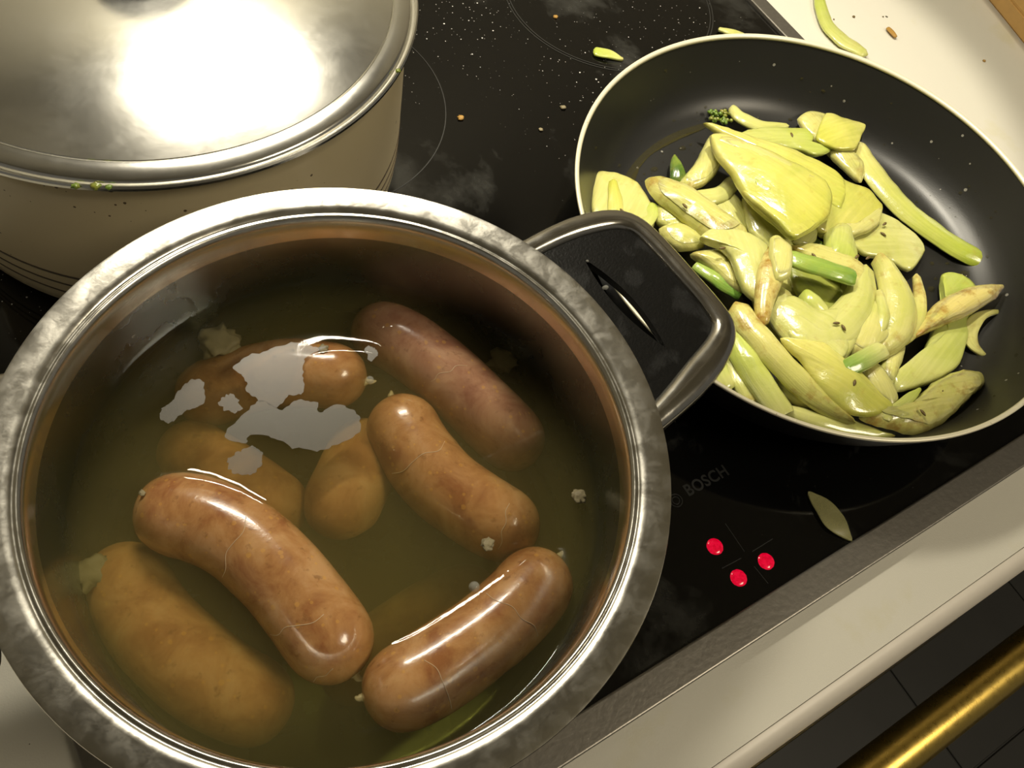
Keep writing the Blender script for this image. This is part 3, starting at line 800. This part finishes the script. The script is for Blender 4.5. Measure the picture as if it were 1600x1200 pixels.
for s in (1, -1):
    C = crom([(LPX + s * .129, LPY + .068, .082), (LPX + s * .150, LPY + .066, .086), (LPX + s * .166, LPY + .052, .088), (LPX + s * .166, LPY + .018, .088), (LPX + s * .150, LPY + .002, .086), (LPX + s * .129, LPY + .0, .082)], 40)
    if s == 1:
        for c in C: c.y += .03
    obj('side_handle', sweep(C, frames_of(C), [[(.006 * math.cos(a), .0045 * math.sin(a)) for a in [2 * math.pi * j / 18 for j in range(18)]]] * 40), M['stripe'], ep)
ld = thing('pot_lid', 'shiny stainless steel lid with black knob on the enamel pot', 'lid')
lp = [(.1300, .1113), (.1335, .1115), (.1362, .1117), (.1375, .1128), (.1375, .1142), (.1368, .1150), (.1359, .1146), (.1354, .1130), (.1345, .1130), (.1336, .1148), (.1326, .1156), (.1262, .1164), (.1248, .1166), (.1243, .1159), (.1238, .1172)]
SAG = .0160; ZD = .1172
for k in range(1, 25):
    r = .1238 * (1 - k / 24); lp.append((r, ZD + SAG * (1 - (r / .1238) ** 2)))
lp += [(0, ZD + .011), (.060, ZD + .007), (.1235, .1130), (.129, .1117)]
lo_ = sharp(obj('lid_dome', lathe(lp, 192, EC), M['steel_lid'], ld), 40)
zt = ZD + SAG
kb = [(0, zt - .004), (.034, zt - .004), (.0345, zt + .001), (.028, zt + .005), (.0145, zt + .009), (.0145, zt + .016), (.024, zt + .020), (.0265, zt + .025), (.0245, zt + .030), (.016, zt + .033), (0, zt + .034)]
obj('lid_knob', lathe(kb, 64, EC), M['black_plastic'], ld)
for i, (x, y, r) in enumerate([(118, 290, .0022), (150, 291, .0026), (170, 292, .0018), (622, 110, .0018)]):
    tag(obj('herb_crumb', lump(at(x, y, .1152), r * .8, i + 1.1, .4), M['f_dark']), ['green herb crumb on the lid rim, leftmost', 'largest green herb crumb on the lid rim', 'small green herb crumb on the front lid rim', 'lone herb crumb on the right side of the lid rim'][i], 'crumb', 'crumbs on the lid rim')

# ------------------------------------------------------------------ frying pan
QX, QY, QR, QH = .3951, .1723, .1555, .0516
pan = thing('frying_pan', 'large black non-stick frying pan with bare cream rim full of fried fennel', 'pan')
FR = .112
pin = [(.1540, .0514), (.1515, .0455), (.1470, .0350), (.1420, .0245), (.1370, .0160), (.1310, .0098), (.1245, .0064), (.1175, .0049), (0, .0045)]
pout = [(0, 0), (.116, 0), (.124, .0015), (.132, .006), (.139, .0135), (.1450, .0240), (.1510, .0380), (.1548, .0495)]
ped = [(.1548, .0495), (.1555, .0504), (.1556, .0512), (.1553, .0518), (.1547, .0519), (.1536, .0516), (.1529, .0508), (.1526, .0495)]
sharp(obj('pan_inside', lathe(pin, 192, (QX, QY, 0)), M['pan_black'], pan), 60)
sharp(obj('pan_outside', lathe(pout, 192, (QX, QY, 0)), M['pan_outside'], pan), 60)
obj('pan_rim', lathe(ped, 192, (QX, QY, 0), True), M['pan_edge'], pan)
ha = math.radians(-44); d = Vector((math.cos(ha), math.sin(ha), 0))
C = crom([Vector((QX, QY, .034)) + d * .143, Vector((QX, QY, .044)) + d * .175, Vector((QX, QY, .058)) + d * .25, Vector((QX, QY, .066)) + d * .34], 30)
obj('pan_handle', sweep(C, frames_of(C), [[((.008 + .005 * min(1, i / 8)) * math.cos(a), .007 * math.sin(a)) for a in [2 * math.pi * j / 20 for j in range(20)]] for i in range(30)]), M['black_plastic'], pan)
# oil
ol = blob_outline([(962, 285), (975, 262), (1000, 232), (1045, 206), (1095, 190), (1110, 186), (1105, 198), (1060, 218), (1020, 240), (1000, 262), (990, 290), (978, 300)], .0056, 120, .0008)
tag(obj('oil_puddle', fill_plate(ol, [], .0049, .0057), M['oil'], smooth=False), 'thin streak of frying oil on the left side of the pan', 'oil')
def droplets(spots, mt, name, label, parent=None):
    bm = bmesh.new()
    for p, r, nrm in spots:
        q = nrm.to_track_quat('Z', 'Y').to_matrix()
        rings = []; k = 10; ph = random.random() * 6; el = 1 + .5 * random.random()
        for f_, h in ((1, 0), (.8, .42), (.45, .66)):
            rings.append([bm.verts.new(p + q @ Vector((r * f_ * el * math.cos(6.283 * i / k + ph), r * f_ * math.sin(6.283 * i / k + ph), r * h))) for i in range(k)])
        tp = bm.verts.new(p + q @ Vector((0, 0, r * .72)))
        for a, b_ in zip(rings, rings[1:]):
            for i in range(k): bm.faces.new((a[i], a[(i + 1) % k], b_[(i + 1) % k], b_[i]))
        for i in range(k): bm.faces.new((rings[-1][i], rings[-1][(i + 1) % k], tp))
    o = obj(name, bm, mt, parent); o['kind'] = 'stuff'
    if not parent: tag(o, label, 'droplets')
    return o
def pan_z(r):
    P_ = sorted(pin)
    for (r0, z0), (r1, z1) in zip(P_, P_[1:]):
        if r0 <= r <= r1: return z0 + (z1 - z0) * (r - r0) / (r1 - r0), math.atan2(z1 - z0, r1 - r0)
    return .0045, 0
sp = []
for i in range(230):
    a = random.random() * 6.283; r = .10 + .050 * random.random()
    z, sl = pan_z(r); nrm = Vector((-math.cos(a) * math.sin(sl), -math.sin(a) * math.sin(sl), math.cos(sl)))
    sp.append((Vector((QX + r * math.cos(a), QY + r * math.sin(a), z)), .0004 + .0009 * random.random() ** 3, nrm))
for x, y, r in [(1456, 412, 1.6), (1462, 436, 1.4), (1507, 430, 3.6), (1480, 412, 1.2), (1477, 428, 1.1), (1455, 452, 2.4), (1470, 460, 1.2), (1019, 198, 2.0), (1066, 232, 2.0), (1199, 182, 2.6), (1022, 265, 2.2), (1150, 156, 1.2), (1178, 156, 1.0), (1408, 268, 2.0), (1476, 296, 1.2), (1320, 290, 1.2)]:
    p = at(x, y, .0048); sp.append((p, r * .001, Vector((0, 0, 1))))
droplets(sp, M['oil'], 'oil_drops', 'oil droplets spattered over the inside of the frying pan')
sp = []
for i in range(420):
    a = (random.random() ** .8) * 6.283; u = random.random(); r = .1095 + .0105 * u; z = .1232 + (.1290 - .1232) * u
    nrm = Vector((-math.cos(a) * .5, -math.sin(a) * .5, .86))
    sp.append((Vector((PX + r * math.cos(a), PY + r * math.sin(a), z)), .0003 + .0008 * random.random() ** 3, nrm))
droplets(sp, M['drop'], 'rim_droplets', 'water droplets beaded along the flared pot rim')
sp = []
for i in range(330):
    x = 912 + 150 * random.random(); y = 368 + (x - 912) * .62 + random.gauss(0, 16)
    sp.append((at(x, y, HZ + .003), .0003 + .0010 * random.random() ** 4, Vector((0, 0, 1))))
sp = [s for s in sp if math.hypot(s[0].x - PX, s[0].y - PY) > .112 and s[0].x < .195 and .085 < s[0].y < .165]
droplets(sp, M['drop'], 'handle_droplets', 'fine water droplets on the black handle insert')

# ------------------------------------------------------------------ fried fennel, piece by piece
FN = 'fried fennel pieces in the pan'
_k = [0]
def fen(name, label, mt, pts, **kw):
    _k[0] += 1
    o = sharp(obj(name, strip_mesh(pts, seed=_k[0], **kw), M[mt]), 38); return tag(o, label, 'fennel', FN)
def K(L): return [(880 + x / 1.818, 40 + y / 1.818) for x, y in L]
def sla(name, label, mt, L, **kw):
    _k[0] += 1
    o = sharp(obj(name, slab_mesh(K(L), seed=_k[0], **kw), M[mt]), 45); return tag(o, label, 'fennel', FN)
S_, T_ = 'fennel_slice', 'fennel_stalk'
# lowest layer
sla(S_, 'broad pale fennel slice at the far left, partly behind the pot handle', 'f_cream', [(77, 470), (85, 435), (100, 418), (150, 420), (210, 450), (250, 510), (258, 570), (215, 610), (110, 610), (80, 540)], z=.014, t=.005, dome=.003)
fen(S_, 'yellow fennel layer lying on the broad slice at the far left', 'f_yellow', [(958, 280, 10, .0195), (962, 310, 22, .0205), (964, 350, 24, .0195)], t=.002, curl=.001)
fen(S_, 'small lime fennel sliver right of the broad left slice', 'f_lime', [(1024, 318, 14, .017), (1012, 340, 24, .017), (1000, 362, 18, .016)], t=.003)
sla(S_, 'rounded white fennel slice below the arched sliver', 'f_pale', [(420, 510), (480, 478), (515, 520), (527, 575), (510, 605), (440, 560)], z=.013, t=.005, dome=.003)
fen(S_, 'arched white fennel sliver under the yellow wedge tip', 'f_pale', [(1150, 280, 20, .014), (1125, 303, 26, .018), (1088, 306, 24, .017), (1066, 296, 14, .013)], t=.004, curl=.001)
sla(S_, 'stubby pale fennel wedge left of the yellow wedge', 'f_cream', [(412, 322), (442, 360), (445, 405), (405, 452), (355, 470), (325, 455), (368, 400), (395, 350)], z=.013, zr=.018, t=.007, dome=.003)
fen(S_, 'dark green fennel scrap with a browned tip near the oil streak', 'f_dark', [(1054, 244, 8, .012), (1060, 262, 20, .014), (1063, 285, 24, .012)], t=.004, curl=.002)
sla(S_, 'pale fennel piece tucked beneath the long finger on the left', 'f_pale', [(262, 515), (330, 535), (410, 575), (390, 612), (300, 580), (265, 560)], z=.015, t=.006, dome=.003)
sla(S_, 'short pale fennel stub peeking over the pot handle', 'f_cream', [(272, 578), (320, 566), (385, 595), (400, 630), (330, 640), (290, 615)], z=.018, t=.006, dome=.004)
sla(S_, 'white fennel leaf behind the yellow wedge, in its shade', 'f_pale', [(510, 485), (560, 515), (640, 585), (665, 620), (640, 660), (590, 640), (535, 595), (515, 540)], z=.018, t=.005, dome=.003)
sla(S_, 'small pale fennel stub left above the dark green stalk', 'f_cream', [(360, 652), (440, 640), (510, 690), (510, 760), (470, 745), (420, 695)], z=.019, t=.006, dome=.003)
fen(T_, 'dark green fennel stalk beside the corner of the pot handle', 'f_green', [(1088, 413, 22, .016), (1120, 436, 24, .018), (1158, 460, 24, .017)], t=.006, p=2.1, ends='cc')
sla(S_, 'white fennel slice right of the centre, dotted with two seeds', 'f_pale', [(810, 600), (888, 533), (950, 558), (1002, 600), (1027, 640), (985, 698), (930, 670), (850, 650)], z=.016, zr=.010, t=.004, dome=.002)
fen(S_, 'lime fennel leaf at the lower left rim of the pan', 'f_lime', [(1118, 545, 22, .022), (1124, 575, 30, .024), (1140, 610, 28, .022)], t=.004, curl=.002)
fen(S_, 'pale narrow fennel strip next to the lower left pan rim', 'f_pale', [(1142, 560, 22, .019), (1162, 598, 30, .021), (1180, 630, 26, .020)], t=.004, curl=.002)
fen(S_, 'long thin fennel strip hugging the bottom rim of the pan', 'f_pale', [(1215, 634, 14, .022), (1275, 654, 30, .022), (1340, 670, 28, .021), (1398, 682, 8, .020)], t=.004, curl=.002)
sla(S_, 'small fennel end between the two long strips at the bottom', 'f_cream', [(600, 1000), (660, 1020), (720, 1050), (760, 1090), (700, 1095), (630, 1060)], z=.019, t=.006, dome=.003)
sla(S_, 'olive fennel leaf in the hollow below the green stalk', 'f_olive', [(640, 680), (730, 700), (800, 740), (800, 830), (720, 830), (660, 760)], z=.016, t=.004, dome=.002)
fen(S_, 'pale fennel strip in the hollow beside the olive leaf', 'f_pale', [(1312, 430, 30, .016), (1316, 465, 40, .017), (1318, 505, 36, .016)], t=.004, curl=.002)
sla(S_, 'short pale fennel tongue below the curled ear', 'f_cream', [(970, 900), (960, 960), (925, 1035), (900, 1000), (905, 940), (930, 890)], z=.014, t=.005, dome=.003)
sla(S_, 'rounded fennel core piece inside the curled ear', 'f_cream', [(800, 930), (790, 880), (830, 830), (870, 780), (895, 770), (905, 850), (925, 900), (880, 935), (840, 950)], z=.021, t=.008, dome=.005)
# middle layer
sla(S_, 'long fennel finger with browned spots at the left', 'f_brownmid', [(230, 442), (262, 430), (330, 453), (400, 498), (470, 548), (525, 595), (480, 618), (420, 612), (335, 552), (250, 485)], z=.020, zr=.027, t=.008, dome=.004, round_=.5)
sla(S_, 'large smooth white fennel leaf left of the browned strip', 'f_pale', [(388, 602), (430, 575), (500, 583), (572, 618), (595, 680), (580, 770), (552, 790), (510, 750), (478, 670), (438, 628)], z=.027, zr=.030, t=.005, dome=.003)
sla(S_, 'pale fennel layer with a browned pointed tip behind the yellow wedge', 'f_yellow', [(395, 278), (450, 290), (550, 322), (660, 360), (740, 398), (800, 440), (790, 520), (740, 500), (600, 400), (470, 325)], z=.020, zr=.026, t=.004, dome=.002)
sla(S_, 'thin green edged fennel strip along the top of the pile', 'f_lime', [(470, 325), (550, 293), (640, 293), (690, 298), (710, 320), (702, 346), (765, 352), (720, 374), (660, 357), (560, 337)], z=.017, t=.004, dome=.002)
fen(S_, 'thin white fennel curl at the very top of the pile', 'f_pale', [(1143, 166, 10, .013), (1158, 182, 22, .015), (1190, 196, 20, .014), (1232, 197, 8, .013)], t=.004, curl=.001)
sla(S_, 'fennel layer spreading right of the yellow wedge', 'f_yellow', [(720, 395), (790, 440), (860, 466), (905, 512), (898, 545), (855, 588), (790, 596), (715, 580), (700, 480)], z=.024, zr=.018, t=.004, dome=.003)
sla(S_, 'pale fennel chunk below the right fennel layer', 'f_cream', [(720, 570), (790, 580), (850, 560), (900, 520), (900, 560), (860, 592), (800, 605), (730, 600)], z=.020, t=.005, dome=.002)
sla(S_, 'upright pale green fennel stub above the green stalk', 'f_lime', [(742, 592), (778, 566), (812, 578), (832, 640), (830, 690), (750, 670)], z=.023, t=.006, dome=.004)
sla(S_, 'white fennel scrap just under the yellow wedge corner', 'f_pale', [(650, 615), (690, 590), (718, 572), (720, 610), (690, 630)], z=.022, t=.004, dome=.001)
fen(T_, 'tiny dark green stalk end under the yellow wedge', 'f_dark', [(1262, 370, 14, .017), (1288, 388, 14, .017)], t=.005, p=2.1, ends='cc')
sla(S_, 'pale strip with a browned edge just above the green stalk', 'f_brownmid', [(640, 628), (720, 622), (800, 648), (858, 688), (850, 740), (790, 720), (690, 662)], z=.024, zr=.026, t=.004, dome=.002)
fen(S_, 'U-shaped translucent fennel piece in the centre of the pile', 'f_pale', [(1215, 448, 44, .025), (1236, 488, 62, .028), (1280, 522, 72, .029), (1322, 505, 62, .029), (1350, 462, 48, .028), (1352, 415, 34, .026)], t=.006, curl=.005)
sla(S_, 'pale blocky fennel base hanging below the U-shaped piece', 'f_pale', [(600, 790), (640, 770), (720, 810), (800, 810), (812, 900), (790, 955), (720, 930), (640, 890)], z=.026, t=.005, dome=.003)
sla(S_, 'pale fennel bottom slice glimpsed beneath the centre of the pile', 'f_cream', [(560, 640), (700, 600), (860, 700), (900, 860), (820, 980), (680, 960), (560, 840), (520, 720)], z=.009, t=.004, dome=.001)
fen(S_, 'narrow white tail hanging from the U-shaped piece', 'f_pale', [(1336, 500, 30, .026), (1322, 535, 26, .027), (1312, 570, 12, .025)], t=.005, curl=.002)
fen(T_, 'bright lime knob inside the U-shaped piece', 'f_lime', [(1256, 456, 18, .021), (1270, 472, 34, .023), (1292, 492, 30, .020)], t=.008, curl=.003, p=2.2)
fen(S_, 'curled ear-shaped fennel slice right of the centre', 'f_cream', [(1372, 396, 16, .024), (1395, 425, 40, .027), (1410, 470, 54, .028), (1400, 515, 50, .026), (1372, 548, 26, .023)], t=.005, curl=.005)
fen(S_, 'thin rippled outer skin of the curled ear', 'f_brownmid', [(1432, 428, 12, .018), (1438, 470, 18, .020), (1428, 512, 20, .020), (1388, 554, 10, .020)], t=.004, curl=.001)
fen(S_, 'slim inner layer left of the curled ear', 'f_pale', [(1374, 452, 12, .028), (1382, 488, 18, .030), (1372, 526, 12, .027)], t=.003, curl=.001)
fen(S_, 'long browned fennel strip from the handle corner to the bottom rim', 'f_brownmid', [(1150, 472, 38, .031), (1178, 510, 42, .033), (1222, 560, 42, .032), (1278, 616, 36, .029), (1336, 662, 8, .026)], t=.006, curl=.004)
fen(S_, 'long lime and white strip at the lower left of the pile', 'f_lime', [(1146, 512, 34, .026), (1168, 555, 40, .028), (1198, 602, 42, .027), (1228, 648, 40, .025)], t=.006, curl=.004, ends='rc')
sla(S_, 'broad smooth fennel blade at the bottom of the pile', 'f_yellow', [(616, 888), (680, 893), (745, 908), (835, 980), (905, 1050), (938, 1090), (870, 1113), (800, 1098), (728, 1032), (676, 955), (645, 925)], z=.031, zr=.027, t=.004, dome=.004)
sla(S_, 'small pale fennel cheek right of the broad blade', 'f_cream', [(850, 955), (895, 965), (930, 1015), (952, 1065), (935, 1095), (880, 1050), (845, 1000)], z=.025, t=.005, dome=.003)
sla(S_, 'flat fennel slab with a green edge at the right', 'f_lime', [(1072, 712), (1110, 703), (1168, 740), (1152, 860), (1125, 962), (1060, 1012), (950, 1042), (932, 992), (1010, 950), (1040, 880), (1078, 800)], z=.014, zr=.010, t=.005, dome=.001)
sla(S_, 'pointed browned fennel shell at the right', 'f_brown', [(1253, 737), (1232, 772), (1150, 825), (1060, 862), (985, 895), (1010, 840), (1068, 780), (1150, 743)], z=.018, zr=.022, t=.006, dome=.004, round_=.6)
fen(S_, 'thin hooked fennel curl at the far right', 'f_cream', [(1567, 487, 5, .012), (1535, 493, 14, .014), (1517, 515, 22, .012), (1520, 538, 20, .010), (1541, 559, 5, .009)], t=.003)
sla(S_, 'knobbly fennel piece with a browned end at the bottom right', 'f_brownmid', [(838, 1112), (900, 1108), (990, 1068), (1060, 1008), (1130, 978), (1187, 988), (1195, 1022), (1150, 1062), (1080, 1132), (1010, 1167), (930, 1152), (860, 1132)], z=.024, zr=.016, t=.010, dome=.004, round_=.6, wob=.0016)
fen(S_, 'small torn shred above the knobbly bottom right piece', 'f_lime', [(1438, 607, 4, .026), (1415, 628, 16, .028), (1380, 654, 16, .028)], t=.003)
# top layer
wedge = sla(S_, 'big glossy yellow fennel wedge on top of the pile', 'f_yellow', [(413, 318), (460, 312), (520, 335), (600, 370), (680, 408), (738, 440), (764, 490), (758, 540), (742, 560), (655, 610), (600, 562), (525, 500), (482, 430), (440, 382)], z=.030, zr=.036, t=.006, dome=.004)
for nm, mt_, L_, z0, z1, t_ in (('leaf_core', 'f_lime', [(535, 425), (575, 408), (630, 415), (655, 440), (630, 470), (580, 480), (548, 462)], .0355, .0375, .004),
                          ('leaf_layer', 'f_cream', [(425, 322), (470, 318), (560, 352), (660, 402), (735, 446), (700, 452), (600, 408), (500, 372)], .0325, .0382, .004),
                          ('leaf_layer', 'f_yellow', [(505, 470), (540, 490), (600, 530), (660, 560), (720, 566), (655, 604), (600, 556), (530, 500)], .0330, .0365, .005)):
    _k[0] += 1
    sharp(obj(nm, slab_mesh(K(L_), seed=_k[0], z=z0, zr=z1, t=t_, dome=.0006, wob=.0005), M[mt_], wedge), 45)

fen(S_, 'browned upright fennel strip left of the green stalk', 'f_brown', [(1222, 388, 36, .036), (1208, 422, 38, .037), (1197, 462, 30, .035), (1192, 508, 14, .031)], t=.006, curl=.002, ends='cr')
sla(S_, 'translucent square end on the browned upright strip', 'f_cream', [(588, 602), (612, 598), (648, 632), (643, 715), (602, 722), (586, 660)], z=.039, t=.005, dome=.001)
fen(T_, 'bright green fennel stalk across the middle of the pile', 'f_green', [(1234, 403, 30, .033), (1262, 412, 30, .034), (1300, 424, 30, .034), (1334, 436, 28, .032)], t=.007, p=2.1, ends='cc', rib=.0003)
fen(T_, 'short green and white stalk in the lower middle', 'f_greenwhite', [(1316, 580, 24, .031), (1345, 565, 28, .033), (1382, 545, 28, .031)], t=.007, p=2.1, ends='cr', rib=.0003)
# top right
sla(S_, 'pale fennel strip under the square slice at the top right', 'f_cream', [(664, 266), (700, 244), (742, 255), (760, 300), (850, 395), (846, 448), (800, 412), (738, 352), (690, 305)], z=.014, t=.005, dome=.002)
fen(T_, 'long yellow green fennel stalk lying alone at the right', 'f_limeend', [(1338, 222, 30, .011), (1368, 268, 46, .012), (1412, 320, 46, .011), (1470, 366, 46, .010), (1518, 396, 38, .0095), (1546, 410, 26, .009)], t=.008, curl=.003, p=2.2, ends='rc', roll=12)
sla(S_, 'translucent square fennel slice at the top right', 'f_yellow', [(745, 249), (800, 265), (857, 284), (845, 320), (828, 352), (770, 352), (718, 322)], z=.020, t=.003, dome=.003)
# green floret
bm = bmesh.new()
for i in range(44):
    p = at(1126 + random.uniform(-18, 18), 183 + random.uniform(-10, 10), .009 + random.uniform(0, .004))
    l = lump(p, .0017, i * 1.7, .9, 1)
    me_ = bpy.data.meshes.new('t'); l.to_mesh(me_); l.free(); bm.from_mesh(me_); bpy.data.meshes.remove(me_)
tag(obj('fennel_floret', bm, M['f_dark']), 'crumbly green fennel tip beside the thin white curl', 'fennel', FN)
# seeds
def seed_mesh():
    C = [Vector((x, 0, .0003 * (1 - (x / .0024) ** 2))) for x in [-.0024 + .0048 * i / 8 for i in range(9)]]
    rs = [.0001, .0005, .00075, .00085, .0009, .00085, .00075, .0005, .0001]
    return sweep(C, frames_of(C), [[(q * math.cos(a) * (1 + .1 * math.cos(5 * a)), q * .8 * math.sin(a)) for a in [2 * math.pi * j / 10 for j in range(10)]] for q in rs])
sd = None
for i, (x, y, z) in enumerate([(1382, 350, .0195), (1380, 366, .0185), (1339, 401, .0285), (1356, 403, .0295), (1272, 400, .0285), (1190, 400, .0335), (1129, 388, .0320), (1307, 505, .0330), (1318, 512, .0325), (1335, 598, .0350), (1472, 612, .0275), (1442, 645, .0300), (972, 330, .0225), (1237, 211, .0205), (1302, 316, .0250), (1070, 322, .0305)]):
    if sd is None: sd = obj('fennel_seed', seed_mesh(), M['seed']); o = sd
    else: o = sd.copy(); COL.objects.link(o)
    o.location = at(x, y, z); o.rotation_euler = (0, 0, random.random() * 3.1)
    tag(o, 'tiny brown seed stuck to the fried fennel', 'seed', 'seeds sprinkled on the fried fennel')

# ------------------------------------------------------------------ stray bits on hob and worktop
def bit(name, label, cat, mt, pts, **kw):
    _k[0] += 1
    return tag(obj(name, strip_mesh(pts, seed=_k[0], **kw), M[mt]), label, cat)
bit('fennel_scrap', 'bright lime fennel scrap on the hob behind the frying pan', 'fennel', 'f_lime', [(927, 79, 14, .002), (945, 83, 17, .0024), (960, 88, 12, .002), (974, 93, 3, .0015)], t=.003)
bit('fennel_slice', 'thin translucent pointed fennel slice lying near the front edge of the hob', 'fennel', 'f_glassy', [(1263, 768, 4, .001), (1283, 788, 28, .0016), (1305, 815, 34, .0018), (1331, 846, 4, .001)], t=.0016)
bit('fennel_strip', 'pale fennel strip on the worktop behind the frying pan', 'fennel', 'f_lime', [(1278, -22, 14, 0), (1284, 10, 18, 0), (1294, 38, 22, 0), (1318, 62, 26, 0), (1356, 86, 18, 0)], t=.004, curl=.001)
bit('fennel_scrap', 'white fennel scrap peeking over the far rim of the pan', 'fennel', 'f_pale', [(1122, 46, 6, .002), (1140, 50, 12, .003), (1165, 56, 12, .003)], t=.003)
bit('carrot_peel', 'small orange peel crumb on the bright worktop', 'crumb', 'crumb', [(1386, 43, 6, -.002), (1393, 50, 8, -.0015), (1400, 59, 5, -.002)], t=.002)
for i, (x, y, z, r, mt, lb) in enumerate([
    (868, 26, .0006, .0020, 'crumb', 'orange brown crumb on the hob near the rear ring'), (720, 184, .0008, .0022, 'crumb', 'dark brown crumb on the hob beside the enamel pot'),
    (880, 168, .0008, .0019, 'scum', 'pale yellow crumb on the hob left of the frying pan'), (845, 202, .0006, .0016, 'scum', 'small greenish crumb on the hob below the pale one'),
    (1334, 26, -.0035, .0013, 'seed', 'largest dark speck on the bright worktop'), (1380, 26, -.0035, .0007, 'seed', 'tiny dark speck on the worktop above the orange crumb'),
    (1303, 30, -.0035, .0007, 'seed', 'tiny dark speck beside the pale fennel strip'), (1538, 95, -.0035, .0014, 'crumb', 'brown crumb on the shaded worktop at right')]):
    tag(obj('crumb', lump(at(x, y, z), r, i + .7, .5), M[mt]), lb, 'crumb')
w0 = at(1581, 0, .012); w1 = at(1600, 23, .012); dv = (w1 - w0).normalized(); nv = Vector((dv.y, -dv.x, 0))
if nv.x < 0: nv = -nv
P4 = [w0 - dv * .20, w0 + dv * .20, w0 + dv * .20 + nv * .22, w0 - dv * .20 + nv * .22]
bb_ = fill_plate(P4, [], ZC, .012); bmesh.ops.bevel(bb_, geom=list(bb_.edges), offset=.002, segments=2, affect='EDGES')
cbd = thing('cutting_board', 'corner of a wooden cutting board at the top right of the worktop', 'board')
obj('board_plank', bb_, M['wood'], cbd, smooth=False)
